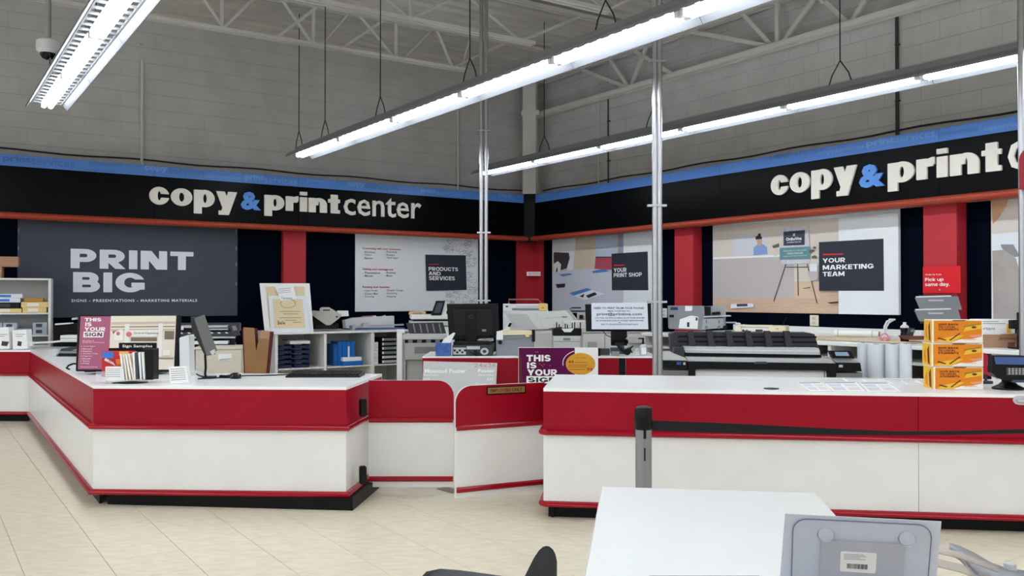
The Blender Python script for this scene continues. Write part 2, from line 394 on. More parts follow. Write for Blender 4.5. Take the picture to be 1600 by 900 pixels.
def glyph_geo(ch, t, u, step=.022):
    """filled outline of a letter (marching squares), as points and triangles"""
    key = (ch, round(t, 3), round(u, 3))
    if key in _gc: return _gc[key]
    w, f = glyph(ch, t, u)
    xs = np.arange(-.05+.0013, w+.07, step); ys = np.arange(-.5+.0017, 1.5, step)
    X, Y = np.meshgrid(xs, ys); Z = f(X, Y); Z[np.abs(Z) < 1e-7] = 1e-7
    ny, nx = Z.shape; seg = {}
    def lerp(i, j, k, l):
        a, b = Z[j, i], Z[l, k]; s = a/(a-b)
        return (xs[i]+(xs[k]-xs[i])*s, ys[j]+(ys[l]-ys[j])*s)
    pt = {}
    def ep(i, j, hor):
        k = (i, j, hor)
        if k not in pt: pt[k] = lerp(i, j, i+1, j) if hor else lerp(i, j, i, j+1)
        return k
    B = Z > 0
    C = B[:-1, :-1].astype(int) + B[:-1, 1:]*2 + B[1:, 1:]*4 + B[1:, :-1]*8
    tab = {1: [('b','l')], 2: [('r','b')], 3: [('r','l')], 4: [('t','r')], 5: [('t','l'),('b','r')], 6: [('t','b')], 7: [('t','l')], 8: [('l','t')], 9: [('b','t')], 10: [('l','b'),('r','t')], 11: [('r','t')], 12: [('l','r')], 13: [('b','r')], 14: [('l','b')]}
    for j, i in zip(*np.nonzero((C > 0) & (C < 15))):
        e = {'b': (i, j, 1), 't': (i, j+1, 1), 'l': (i, j, 0), 'r': (i+1, j, 0)}
        for p, q in tab[int(C[j, i])]: seg[ep(*e[p])] = ep(*e[q])
    loops = []
    while seg:
        s0 = next(iter(seg)); lp = [s0]; n = seg.pop(s0)
        while n != s0 and n in seg: lp.append(n); n = seg.pop(n)
        loops.append([pt[k] for k in lp])
    def simp(l):
        out = []
        for i in range(len(l)):
            a, b, c = (out[-1] if out else l[i-1]), l[i], l[(i+1) % len(l)]
            if abs((b[0]-a[0])*(c[1]-b[1])-(b[1]-a[1])*(c[0]-b[0])) > 2e-6 and math.hypot(b[0]-a[0], b[1]-a[1]) > 1e-4: out.append(b)
        return out
    loops = [simp(l) for l in loops]; loops = [l for l in loops if len(l) > 2]
    ar = lambda l: sum(l[i][0]*l[(i+1) % len(l)][1]-l[(i+1) % len(l)][0]*l[i][1] for i in range(len(l)))/2
    def inside(p, l):
        c = False
        for (x1, y1), (x2, y2) in zip(l, l[1:]+l[:1]):
            if (y1 > p[1]) != (y2 > p[1]) and p[0] < (x2-x1)*(p[1]-y1)/(y2-y1)+x1: c = not c
        return c
    outer = [l for l in loops if not any(m is not l and inside(l[0], m) for m in loops)]
    V, Fc = [], []
    for o in outer:
        grp = [o] + [l for l in loops if l is not o and inside(l[0], o)]
        tri = tessellate_polygon([[Vector((x, y, 0)) for x, y in l] for l in grp])
        k = len(V); V += [p for l in grp for p in l]
        for q in tri:
            q = tuple(i+k for i in q); a_, b_, c_ = (V[i] for i in q)
            Fc.append(q if (b_[0]-a_[0])*(c_[1]-a_[1])-(b_[1]-a_[1])*(c_[0]-a_[0]) > 0 else q[::-1])
    _gc[key] = (w, V, Fc)
    return _gc[key]
def heavy(parent, s, x0, x1, z0, z1, y, m, wt=.25, wu=None, gap=.11, th=0.0, split=False, name='lettering'):
    """heavy sans lettering fitted to a box"""
    wu = wt*.85 if wu is None else wu
    lay = []; x = 0
    for ch in s:
        if ch == ' ': x += .42; continue
        w_, V, Fc = glyph_geo(ch, wt, wu)
        lay.append(([(p+x, q) for p, q in V], Fc)); x += w_+gap
    al = [q for V, _ in lay for q in V]
    ax, bx, az, bz = min(q[0] for q in al), max(q[0] for q in al), min(q[1] for q in al), max(q[1] for q in al)
    fx, fz = (x1-x0)/(bx-ax), (z1-z0)/(bz-az)
    tot = G()
    for V, Fc in lay:
        g = G() if split else tot
        g.add([(x0+(p-ax)*fx, y, z0+(q-az)*fz) for p, q in V], Fc)
        if split:
            if th: solid(g, th)
            g.build('letter', m, parent)
    if not split:
        if th: solid(tot, th)
        return tot.build(name, m, parent)

# ------------------------------------------------------------------ floor
TS_ = 0.41                                            # tile pitch; the tiles run with the walls
U0, V0 = 1.749, 5.49
box('floor', None, grout_m, -16, 16, -8, 24, -0.1, -0.004, 0, kind='structure')
floor = bpy.data.objects['floor']; floor['label'] = 'cream vinyl tile floor laid on the diagonal'
tile_me = G().box(-TS_/2+.0016, TS_/2-.0016, -TS_/2+.0016, TS_/2-.0016, -0.004, 0.0, 0.0008).mesh('tile', tile_m)
cells = []
for i in range(-45, 50):
    for j in range(-45, 45):
        u = U0 + (i+.5)*TS_; v = V0 + (j+.5)*TS_
        q = dL*u + Vector((-dL.y, dL.x))*v
        if not (-9 < q.x < 8 and 0.8 < q.y < 18.5): continue
        px = 800 + F*q.x/q.y; py = 465 + F*CAMH/q.y
        seen = -40 < px < 1640 and py < 960 and ((q.y < 7.2) or (px < 60 and q.y < 11.5) or (560 < px < 860 and q.y < 8)) and not (px > 950 and q.y < 3.9)
        cells.append((0 if seen else 1, q.y, q))
cells.sort(key=lambda c: (c[0], c[1]))
rest = G()
for k, (s_, d_, q) in enumerate(cells):
    if k < 300 and s_ == 0:
        link('tile', tile_me, floor, loc=(q.x, q.y, 0), rz=R(AL))
    else:
        a, b = dL*(TS_/2-.0016), Vector((-dL.y, dL.x))*(TS_/2-.0016)
        rest.add([(*(q-a-b),0),(*(q+a-b),0),(*(q+a+b),0),(*(q-a+b),0)], [(0,1,2,3)])
rest.build('tile_field', tile_m, floor, kind='stuff')

# ------------------------------------------------------------------ walls of painted block
ZT = 5.75
def wall(name, pl, a, x0, x1, label):
    o = G().box(x0, x1, 0.005, 0.2, 0, ZT).build(name, joint_m, None, label=label, kind='structure', loc=(pl.o.x, pl.o.y, 0), rz=R(a))
    L_, H_ = 0.49, 0.232
    sgn = -1 if x1 <= 0.3 else 1
    me = G().box(-L_/2+.0005, L_/2-.0005, 0, 0.013, 0.0022, H_-.0022, 0.0018).mesh('block', block_m)
    mh = G().box(-L_/4+.0005, L_/4-.0005, 0, 0.013, 0.0022, H_-.0022, 0.0018).mesh('half_block', block_m)
    z = 3.20; r_ = 0; n = 0
    while z < ZT - 0.05:
        x = 0.0
        if r_ % 2: link('half_block', mh, o, loc=(sgn*L_/4, 0, z)); x = L_/2
        while x + L_ < 10.0:
            link('block', me, o, loc=(sgn*(x+L_/2), 0, z)); x += L_; n += 1
        z += H_; r_ += 1
    G().box(x0, x1, -0.004, 0.013, 0, 3.2).build('wall_board', navy, o)
    return o
wall('wall_left', WL_, AL, -13, 0.2, 'grey painted block wall with dark navy boards below the fascia')
wall('wall_right', WR_, AR, 0.0, 14, 'grey painted block wall right of the corner post')

# ------------------------------------------------------------------ ceiling: fluted steel deck
g = G(); q = []
pitch, x = 0.3, -14.0
while x < 14:
    q += [(x, 0), (x+.17, 0), (x+.19, .06), (x+.28, .06)]; x += pitch
V = [(a, -14, b) for a, b in q] + [(a, 14, b) for a, b in q]; n = len(q)
g.add(V, [(i, n+i, n+i+1, i+1) for i in range(n-1)])
g.build('ceiling', deck_m, None, label='grey painted fluted steel roof deck', kind='structure', loc=(*(WC + nL*5 - dL*2 + Vector((0, -2))), 5.72), rz=R(AR))

# ------------------------------------------------------------------ bar joists
def bar(g, p, q, r=0.02):
    g.cyl(p, q, r, 6)
def joist(label, pl, tb0, tb1, tt0, tt1, zb, zt, webs, group=None):
    t = T('roof_joist', label, 'joist', (pl.o.x, pl.o.y, 0), pl.a, group)
    g = G()
    for s_ in (-1, 1): g.box(tb0, tb1, s_*.016, s_*.065, zb, zb+.045)
    g.build('bottom_chord', steel_paint, t)
    g = G()
    for s_ in (-1, 1): g.box(tt0, tt1, s_*.016, s_*.065, zt-.045, zt)
    g.build('top_chord', steel_paint, t)
    for (a, b, r_) in webs: G().cyl((a, 0, zb+.02), (b, 0, zt-.02), r_, 8).build('web', steel_paint, t)
ZB, ZJ = 5.10, 5.70
J1 = Plane(P(727, 112, z=ZB), AL); J2 = Plane(P(727, 50, z=ZB), AL); J3 = Plane(P(860, 0, z=ZB), AL)
def warren(t0, t1, st=1.55):
    out = []; t = t0
    while t < t1:
        out += [(t, t+st/2, .017), (t, t-st/2, .017), (t, t, .011)]; t += st
    return out
x_ = lambda p: J1.t(p)
joist('roof joist nearest the left block wall', J1, -8, 0, -9, 4.2, ZB, ZJ,
      [(x_(488), x_(440), .026), (x_(428), x_(495), .026), (x_(489), x_(489), .026), (x_(530), x_(600), .022), (x_(617), x_(560), .022), (x_(618), x_(618), .026),
       (x_(500), x_(545), .012), (x_(707), x_(682), .026), (x_(628), x_(676), .012), (x_(706), x_(706)+1.0, .022), (x_(350), x_(300), .022), (x_(345), x_(345), .026), (x_(345), x_(400), .022), (x_(720), x_(735), .012)], 'roof joists')
x_ = lambda p: J2.t(p)
joist('roof joist second from the left block wall', J2, -8, x_(833), -9, 5.6, ZB, ZJ,
      [(x_(813), x_(813)-1.0, .024), (x_(813), x_(813)+1.1, .024)] + [(x_(640)+k, x_(640)+k+d, .02) for k in (0, -2, -4) for d in (-.9, .9, 0)], 'roof joists')
x_ = lambda p: J3.t(p)
joist('roof joist third from the left block wall', J3, -9, x_(952), -9, 6, ZB, ZJ,
      [(x_(945)-k, x_(945)-k+d, .022) for k in (0, 2, 4, 6) for d in (-1, 1, 0)], 'roof joists')
for k, nm in ((1, 'fourth'), (2, 'fifth')):
    pl = J3.off(1.75*k)
    joist('roof joist %s from the left block wall' % nm, pl, -9, 1.2+k*1.3, -9, 6, ZB, ZJ, warren(-8, 3), 'roof joists')
# girder truss flat against the right wall
GP = WR_.off(0.16); x_ = lambda p: GP.t(p)
t = T('girder_truss', 'steel girder truss running along the right block wall', 'truss', (GP.o.x, GP.o.y, 0), AR)
for nm, z0 in (('bottom_chord', 4.98), ('top_chord', 5.62)):
    g = G()
    for s_ in (-1, 1): g.box(0.06, 12, s_*.012, s_*.085, z0, z0+.075)
    g.build(nm, steel_paint, t)
for a, b in ((985, 905), (985, 952), (985, 1012), (1055, 990), (1210, 1160), (1222, 1290), (1216, 1216), (1210, 1075), (1330, 1390), (1330, 1270)):
    G().box(-.03, .03, -.02, .02, 0, 1).build('web', steel_paint, t)
    o = list(t.children)[-1]; p, q = Vector((x_(a), 0, 5.02)), Vector((x_(b), 0, 5.66)); d = q-p
    o.location = p; o.scale = (1, 1, d.length); o.rotation_euler = (0, math.atan2(d.x, d.z), 0)
# corner post
cp = FC + (nL+nR)*0.02
t = T('corner_post', 'grey square steel post in the corner above the fascia', 'post', (cp.x, cp.y, 0), -10)
box('shaft', t, steel_paint, -.13, .13, -.13, .13, 3.47, 5.72, .008)
box('bracket', t, steel_paint, -.15, .2, -.15, .15, 4.96, 5.06, .004)
box('base_wrap', t, black_panel, -.11, .11, -.11, .11, 2.56, 3.47, .006)

# conduits on the walls
def conduit(label, pl, x, z0, z1, r=.018, m=steel_paint, foot=0):
    tt = pl.t(x); p = pl.at(tt)
    o = T('wall_conduit', label, 'conduit', (p.x, p.y, 0), pl.a)
    path = [(0, -.03, z1), (0, -.03, z0+.12)] + ([(.02, -.03, z0+.04), (.1, -.03, z0)] if foot else [(0, -.03, z0)])
    G().tube(path, r, 8).build('pipe', m, o, smooth=True)
    for k in range(3): G().box(-.03, .03, -.035, 0, z0+.5+k*.7, z0+.515+k*.7).build('clip', m, o)
conduit('grey conduit on the left wall between the left and middle lights', WL_, 220, 3.42, 5.1, .022, steel_paint, 1)
conduit('grey conduit on the left wall near the corner', WL_, 714, 3.42, 5.1)
conduit('dark conduit on the right wall above the large lettering', WR_, 1405.5, 3.44, 5.0, .022, dark_grey)
conduit('thin grey conduit on the right wall nearest the corner post', WR_, 937.5, 3.4, 5.0, .012)
conduit('thin grey conduit on the right wall, second from the corner post', WR_, 952.5, 3.4, 5.0, .012, dark_grey)
for pl, a, b, lab in ((WL_, -9.6, -.2, 'dark cable run along the left wall above the blue band'), (WR_, .3, 10, 'dark cable run along the right wall above the blue band')):
    tag(G().tube([(pl.at(a+(b-a)*k/30).x + pl.n.x*.02, pl.at(a+(b-a)*k/30).y+pl.n.y*.02, 3.575+.012*math.sin(k*1.1)) for k in range(31)], .012, 6).build('wall_cable', wire_m), lab, 'cable')

# ------------------------------------------------------------------ fascia signs
ZF0, ZR0, ZK0, ZU0, ZF1 = 2.575, 2.575, 2.665, 3.30, 3.455
def fascia(label, pl, x0, x1, seams):
    t = T('fascia_sign', label, 'sign', (pl.o.x, pl.o.y, 0), pl.a)
    e = [x0] + seams + [x1]
    for a, b in zip(e[:-1], e[1:]):
        box('panel', t, black_panel, a+.002, b-.002, 0, .02, ZK0, ZU0, .003)
        box('blue_band', t, blue_band, a+.001, b-.001, -.004, .02, ZU0, ZF1, .003)
    box('backing', t, black_pl, x0, x1, .021, .04, ZK0, ZF1, 0)
    box('soffit', t, white_lam, x0, x1, .03, .345, ZR0+.03, ZR0+.045, 0)
    sg = [0] + [s_ for s_ in seams] + [0]
    for a, b in zip(e[:-1], e[1:]):
        G().prism([(-.035+.05*math.cos(R(k)), ZR0+.045+.047*math.sin(R(k))) for k in range(70, 291, 20)] + [(.03, ZR0), (.03, ZR0+.09)], 'x', a+.002, b-.002).build('rail', orange_rail, t, smooth=True)
    return t
def pz(pl, x, y): return pl.tz(x, y)
tF = [FL_.t(p) for p in (468, 66)]
fl = fascia('black copy and print fascia along the left wall with blue band', FL_, -11.5, -.02, [FL_.t(66)-1, FL_.t(240)*1.0, FL_.t(466), FL_.t(664)])
fr = fascia('black copy and print fascia along the right wall with blue band', FR_, .02, 12, [FR_.t(908), FR_.t(1125), FR_.t(1468)])
def word(par, pl, s, xa, xb, ptop, pbot, m, bold, space=1.0):
    a = (par, s, pl.t(xa), pl.t(xb), pl.tz(*pbot)[1], pl.tz(*ptop)[1], -.03, m)
    if bold > .05: heavy(*a, wt=.35, wu=.25, gap=.07, th=.028, split=True)
    else: letters(*a, bold, .028, space)
BO = 0.062
word(fl, FL_, 'copy', 232, 369, (312, 296.5), (312, 334), cream, BO, 1.16)
word(fl, FL_, '&', 375, 406.5, (390, 300), (390, 328.5), amp_blue, .045)
word(fl, FL_, 'print', 412, 530, (474, 300), (418, 337.5), cream, BO, 1.16)
word(fl, FL_, 'center', 536, 657, (610, 310), (646, 342), cream, .008, 1.0)
word(fr, FR_, 'copy', 1207, 1341, (1275, 266), (1275, 311), cream, BO, 1.16)
word(fr, FR_, '&', 1345, 1385, (1365, 256.5), (1365, 293), amp_blue, .045)
word(fr, FR_, 'print', 1390, 1568, (1477, 232), (1400, 299), cream, BO, 1.16)
tc = FR_.t(1578); lc = FL_.t(657)-FL_.t(536)
letters(fr, 'center', tc, tc+lc*1.06, FR_.tz(1595, 266.5)[1], FR_.tz(1600, 209)[1], -.03, cream, .008, .028)
def band(par, pl, s, xa, xb, ytop, ybot, m, bold):
    t0, z1 = pl.tz(xa, ytop); _, z0 = pl.tz(xa, ybot); t1 = pl.t(xb)
    z0 = max(z0, ZU0+.006); z1 = min(z1, ZF1-.006)
    text(par, s, t0, t1, z0, z1, -.0055, m, bold, 'band_lettering')
for s, xa, xb, y1, y0, m, b in (('print', 3, 47, 242, 254, blue_print2, .04), ('services', 48, 115, 243, 257, blue_print2, 0), ('printservices', 139, 190, 251.5, 258, blue_print2, 0),
        ('copy', 224, 262, 257, 268, blue_print, .04), ('services', 263, 319, 260, 270, blue_print2, 0), ('copyservices', 311, 375, 270.5, 278, blue_print, 0), ('print', 382, 412, 271, 283, blue_print, .04), ('services', 413, 463, 275, 285.5, blue_print, 0),
        ('printservices', 480, 524, 278, 285, blue_print, 0), ('copy', 542, 570, 283, 292.5, blue_print, .04), ('services', 571, 622, 286, 294.5, blue_print2, 0), ('print', 657, 681, 294, 303, blue_print, .04), ('services', 682, 720, 296, 304.5, blue_print, 0), ('copy', 778, 800, 302, 309, blue_print, .03),
        ('copyservices', 126, 180, 262, 268, blue_print2, 0), ('copyservices', 607, 655, 295, 301, blue_print, 0)):
    band(fl, FL_, s, xa, xb, y1, y0, m, b)
for s, xa, xb, y1, y0, m, b in (('printservices', 862, 905, 298, 303, blue_print2, 0), ('copyservices', 1052, 1102, 265, 275, blue_print, 0), ('copy', 1202, 1235, 240, 251, blue_print2, .04), ('services', 1236, 1287, 234, 244, blue_print2, 0),
        ('copyservices', 1280, 1352, 236, 244, blue_print, 0), ('print', 1355, 1400, 216, 232, blue_print, .04), ('services', 1401, 1462, 209, 223, blue_print, 0), ('printservices', 1470, 1530, 206, 216, blue_print2, 0), ('copyservices', 1540, 1596, 198, 207, blue_print, 0)):
    band(fr, FR_, s, xa, xb, y1, y0, m, b)
# lamps hidden behind the fascia
for pl, a, b, lab in ((WL_, -9.2, -6.6, None), (WL_, WL_.t(552), WL_.t(760), 'lamp strip behind the fascia above the products and services poster'), (WR_, WR_.t(862), WR_.t(1030), 'lamp strip behind the fascia above the print shop poster'),
                      (WR_, WR_.t(1110), WR_.t(1410), 'lamp strip behind the fascia above the marketing team poster'), (WR_, WR_.t(1540), WR_.t(1620), 'lamp strip behind the fascia above the rightmost poster')):
    if lab is None: continue
    p = pl.at((a+b)/2); h = (b-a)/2
    o = T('soffit_light', lab, 'light', (p.x, p.y, 0), pl.a, 'lamp strips behind the fascia')
    box('housing', o, white_enamel, -h, h, -.25, -.13, 2.665, 2.70, .003)
    box('diffuser', o, soffit_m, -h+.02, h-.02, -.24, -.14, 2.648, 2.666, .003)

# ------------------------------------------------------------------ hanging strip lights
ML = 1.58
half = 0.2
def strip_meshes():
    g = G()
    for s_ in (-1, 1):
        g.box(0, ML, s_*.055, s_*.065, 0, .012)
        g.box(0, ML, s_*.135, s_*.15, 0, .012)
        for k in range(10):
            x0 = .02+k*ML/10; g.box(x0, x0+.055, s_*.06, s_*.14, .002, .010)
        g.prism([(s_*.148, .012), (s_*.20, -.055), (s_*.206, -.055), (s_*.206, -.035), (s_*.152, .014)], 'x', 0, ML-.004)
    refl = g.mesh('reflector', reflector_m)
    hs = G().box(0, ML, -.06, .06, .0, .085, .004).mesh('housing', grey_steel)
    tb = G().cyl((.05, 0, 0), (ML-.05, 0, 0), .022, 10).mesh('tube', tube_m, True)
    hd = G().box(0, .045, -.025, .025, -.055, 0.0, .004).mesh('lamp_holder', white_enamel)
    return refl, hs, tb, hd
RFL, HSG, TUB, HLD = strip_meshes()
ZL = 3.62
def strip(label, x, y, n, hooks, skip=0, group='hanging strip lights'):
    p = P(x, y, z=ZL); t = T('strip_light', label, 'light', p, AR, group)
    for k in range(skip, n):
        link('reflector', RFL, t, loc=(k*ML, 0, 0)); link('housing', HSG, t, loc=(k*ML, 0, .012))
        for s_ in (-1, 1):
            link('tube', TUB, t, loc=(k*ML, s_*.034, -.032))
            link('lamp_holder', HLD, t, loc=(k*ML+.005, s_*.034, .01)); link('lamp_holder', HLD, t, loc=(k*ML+ML-.05, s_*.034, .01))
    for h in hooks:
        G().tube([(h-.14, 0, .09), (h-.1, 0, .2), (h, 0, .34), (h, 0, 5.7-ZL)], .007, 5).build('hanger_wire', wire_m, t)
        G().tube([(h, 0, .34), (h+.1, 0, .2), (h+.14, 0, .09)], .007, 5).build('hanger_hook', wire_m, t)
    return t
strip('hanging strip light at upper left with slotted reflector', 73, 163, 9, (.25, 3.2, 6.4, 9.4))
strip('long hanging strip light crossing the middle of the picture', 467, 241, 10, (.0, 1.0, 2.75, 4.85, 7.0, 9.2))
strip('hanging strip light nearest the right wall', 752, 269, 10, (.05, 1.8, 4.2, 7.0, 8.95, 11.2))
ctr = Vector((-3.126, 12.95))
for k, t0 in ((-2.04, -.8), (-3.1, -.8)):
    q = ctr + dL*3.3*k + dR*t0
    t = T('strip_light', 'hanging strip light %s, out of the picture' % ('over the camera' if k > -3 else 'left of the camera'), 'light', (q.x, q.y, ZL), AR, 'hanging strip lights')
    for m_ in range(12):
        link('reflector', RFL, t, loc=(m_*ML, 0, 0)); link('housing', HSG, t, loc=(m_*ML, 0, .012))
        for s_ in (-1, 1): link('tube', TUB, t, loc=(m_*ML, s_*.034, -.032))
        G().tube([(m_*ML, 0, .09), (m_*ML, 0, 2.05)], .007, 5).build('hanger_wire', wire_m, t)

# ------------------------------------------------------------------ red columns and posters on the walls
def column(label, pl, xa, xb, dep, ztop=2.6):
    p = pl.off(dep); a, b = p.t(xa), p.t(xb); c = pl.at((a+b)/2)
    t = T('wall_column', label, 'column', (c.x, c.y, 0), pl.a, 'red wall columns'); h = (b-a)/2
    box('face_board', t, red_col, -h, h, -dep, -dep+.02, 0, ztop, .003)
    box('side_board', t, red_col, -h, -h+.018, -dep+.02, -.005, 0, ztop, .002)
    box('side_board', t, red_col, h-.018, h, -dep+.02, -.005, 0, ztop, .002)
    return t
column('red column on the left wall between the print big sign and the products poster', WL_, 443, 478, .12)
column('red column on the right wall behind the grey folding machine', WR_, 1054, 1083, .2)
column('red column on the right wall behind the pick up sign', WR_, 1443, 1495, .22)
# corner column: two boards meeting in the corner
c = WC + (nL+nR)*.02
t = T('corner_column', 'red boards folded into the corner under the corner post', 'column', (c.x, c.y, 0), 0)
for a, b, sg in ((AL, WL_.t(806), -1), (AR, WR_.t(851), 1)):
    d = unit(a); n_ = Vector((d.y, -d.x)); w_ = abs(b)
    o = G().box(0, sg*w_, -.03, -.01, 0, 2.6, .002).build('corner_board', red_col, t, rz=R(a))
    G().box(sg*(w_-.02), sg*w_, -.08, -.03, 0, 2.6, .002).build('edge_strip', red_col, t, rz=R(a))
o = box('wall_plate', t, paper, -.16, .16, -.28, -.27, 1.92, 2.0, .002, label='small white label plate')
text(o, 'RECEIVING', -.12, .12, 1.94, 1.98, -.2815, ink_red)

class Poster:
    """flat sheet on a wall; picture pieces are placed by where they sit on that wall"""
    def __init__(s, label, pl, x0, x1, y0l, y1l, m, cat='poster', off=.03, z1=None, z0=None, name='wall_poster'):
        s.pl = pl.off(off); a, b = s.pl.t(x0), s.pl.t(x1); s.c = (a+b)/2
        zz1 = s.pl.tz(x0, y0l)[1] if z1 is None else z1; zz0 = s.pl.tz(x0, y1l)[1] if z0 is None else z0
        q = s.pl.at(s.c); s.o = T(name, label, cat, (q.x, q.y, zz0), pl.a); s.z0 = zz0
        s.h = (b-a)/2; s.H = zz1-zz0; s.k = 0
        box('sheet', s.o, m, -s.h, s.h, 0, .008, 0, s.H, .001)
    def tz(s, x, y):
        t, z = s.pl.tz(x, y); return (min(max(t-s.c, -s.h), s.h), min(max(z-s.z0, 0), s.H))
    def py(s): s.k += 1; return -.0004 - .0007*s.k
    def poly(s, m, pts, name='print'):
        y = s.py(); return poly(name, s.o, m, [s.tz(*p) for p in pts], y, .0005)
    def text(s, st, xa, xb, yt, yb, m, bold=0.0, parent=None, space=1.0):
        a, z1 = s.tz(xa, yt); b, _ = s.tz(xb, yt); _, z0 = s.tz(xa, yb)
        if bold >= .05: return heavy(s.o, st, a, b, z0, z1, s.py(), m, s.wt, split=len(st) < 6 and s.wt > .28)
        return text(s.o, st, a, b, z0, z1, s.py(), m, bold, 'lettering', space)
    wt = .24
# PRINT BIG
pb = Poster('dark grey PRINT BIG poster on the left wall', WL_, 27, 371, 350, 497, slate, z1=2.6)
pb.wt = .29
pb.text('PRINT', 110, 302, 388.5, 419, print_white, .05)
pb.text('BIG', 114, 226, 425, 456.5, print_white, .05)
pb.text('SIGNS - PRESENTATIONS - MARKETING MATERIALS', 111.5, 308, 467.5, 472, print_white, .03, space=1.2)
for x in (27.5, 368):
    for y in (358, 385, 410, 440): pb.poly(mat('clip_grey', (128, 130, 136), .5), [(x, y), (x+1.6, y), (x+1.6, y+6), (x, y+6)], 'hanging_clip')
# PRODUCTS AND SERVICES
pp = Poster('white PRODUCTS AND SERVICES poster with lists on the left wall', WL_, 555, 747, 366, 487, poster_m, z1=2.6)
for (x0, x1, y0, y1) in ((696, 747, 371, 487), ):
    pass
doodle = mat('doodle_line', (170, 172, 178), 0.6)
for k in range(150):
    x = rnd.uniform(694, 744); y = rnd.choice([rnd.uniform(374, 398), rnd.uniform(398, 485), rnd.uniform(455, 485)])
    if x < 730 and 396 < y < 456: x = rnd.uniform(730, 744)
    r_ = rnd.uniform(1.5, 3.6); a0 = rnd.uniform(0, 6.3); nn = 7; sw = rnd.choice([3.1, 3.1, 6.0])
    ring = [(x+math.cos(a0+sw*i/nn)*r_, y+math.sin(a0+sw*i/nn)*r_*.8) for i in range(nn+1)]
    if k == 0: gd = G()
    pts = [pp.tz(*p) for p in ring]
    for (a, b), (c2, d2) in zip(pts[:-1], pts[1:]):
        dx, dz = c2-a, d2-b; l_ = math.hypot(dx, dz) or 1; nx, nz = -dz/l_*.004, dx/l_*.004
        gd.add([(a-nx, -.0012, b-nz), (c2-nx, -.0012, d2-nz), (c2+nx, -.0012, d2+nz), (a+nx, -.0012, b+nz)], [(0,1,2,3)])
gd.build('doodle_print', doodle, pp.o, kind='stuff'); pp.k = 2
for hd, y, rows in (('Connecting with your customers', 386, (('Brochures', 'Postcards'), ('Flyers', 'Posters'), ('Banners', 'Yard Signs'))),
                    ('Getting your message out', 418.5, (('Presentations', 'Booklets'), ('Manuals', 'Menus'))),
                    ('Running your business', 446.5, (('Logo Design', 'Graphic Design'), ('Direct Mail', 'Shredding'), ('Scanning', 'Shipping')))):
    pp.text(hd, 566, 566+len(hd)*2.0, y, y+4.2, ink_red, .02)
    for k, (a, b) in enumerate(rows):
        yy = y+5.8+k*4.8
        pp.text('- '+a, 567, 569+len(a)*1.9, yy, yy+3.4, ink_grey, .01); pp.text('- '+b, 601, 603+len(b)*1.9, yy-.2, yy+3.2, ink_grey, .01)
pp.poly(slate_dark, [(664, 398), (727, 399), (728.5, 453), (665.5, 454.5)])
pp.poly(ink_red, [(669, 412.3), (685, 412.3), (685, 413.6), (669, 413.6)])
pp.text('PRODUCTS', 669, 715, 417, 423, paper, .05); pp.text('AND', 669, 688, 424.4, 430, paper, .05); pp.text('SERVICES', 669.5, 710, 431.4, 437.6, paper, .05)
# YOUR PRINT SHOP
ps = Poster('YOUR PRINT SHOP poster with a photo of a work table on the right wall', WR_, 863, 1027, 378, 488, poster_m, z1=2.6)
c1, c2, c3, c4 = mat('pr_wall', (205, 190, 168), .5), mat('pr_shirt', (222, 222, 226), .5), mat('pr_trousers', (62, 58, 60), .5), mat('pr_table', (200, 203, 214), .5)
c5, c6, c7, c8 = mat('pr_curtain', (186, 198, 216), .5), mat('pr_red', (176, 78, 92), .5), mat('pr_blue', (84, 130, 196), .5), mat('pr_frame', (148, 158, 178), .5)
ps.poly(c1, [(864, 374), (966, 364), (966, 488), (864, 490)]); ps.poly(c5, [(930, 367), (962, 364), (962, 425), (930, 425)]); ps.poly(c8, [(966, 364), (975, 363), (975, 396), (966, 397)])
ps.poly(c2, [(864, 374), (900, 371), (899, 390), (896, 422), (886, 424), (888, 398), (864, 396)]); ps.poly(c3, [(865.5, 394), (889, 395), (890.5, 403), (886, 419), (868, 425), (865.5, 410)])
ps.poly(c2, [(866, 412), (872, 408), (877, 413), (876, 424), (872, 425), (871, 416), (868, 425), (866, 426)])
ps.poly(c4, [(864, 426), (900, 421), (956, 420), (975, 450), (975, 470), (960, 490), (864, 490)]); ps.poly(c6, [(931, 402), (956, 402), (956, 422), (929.5, 420)])
ps.poly(c3, [(931, 401), (956, 401), (956, 402.6), (931, 402.6)]); ps.poly(c1, [(911, 416), (919, 411), (921, 419), (913, 420)])
ps.poly(c7, [(925, 424), (944, 420), (954, 424), (928, 427)]); ps.poly(c7, [(874, 429), (890, 427), (896, 429), (880, 432)]); ps.poly(ink, [(869, 444), (884, 443), (883, 449), (871, 450)])
ps.poly(c7, [(890, 458), (918, 450), (925, 453), (897, 462)]); ps.poly(paper2, [(897, 462), (925, 453), (946, 459), (914, 469)]); ps.poly(ink, [(906, 463), (914, 459), (912, 465)]); ps.poly(ink, [(916, 462), (930, 456.5), (934, 460), (920, 466)])
ps.poly(poster_m, [(975, 363), (1026, 358), (1026, 486), (975, 486)])
ps.poly(slate_dark, [(956.5, 396.5), (1013, 393), (1014, 453.6), (957, 453.6)]); ps.poly(ink_red, [(960, 413.6), (977, 413), (977, 415.2), (960, 415.6)])
ps.text('YOUR', 960, 980, 419, 425.6, paper, .05); ps.text('PRINT SHOP', 960, 1004, 427, 433.3, paper, .05)
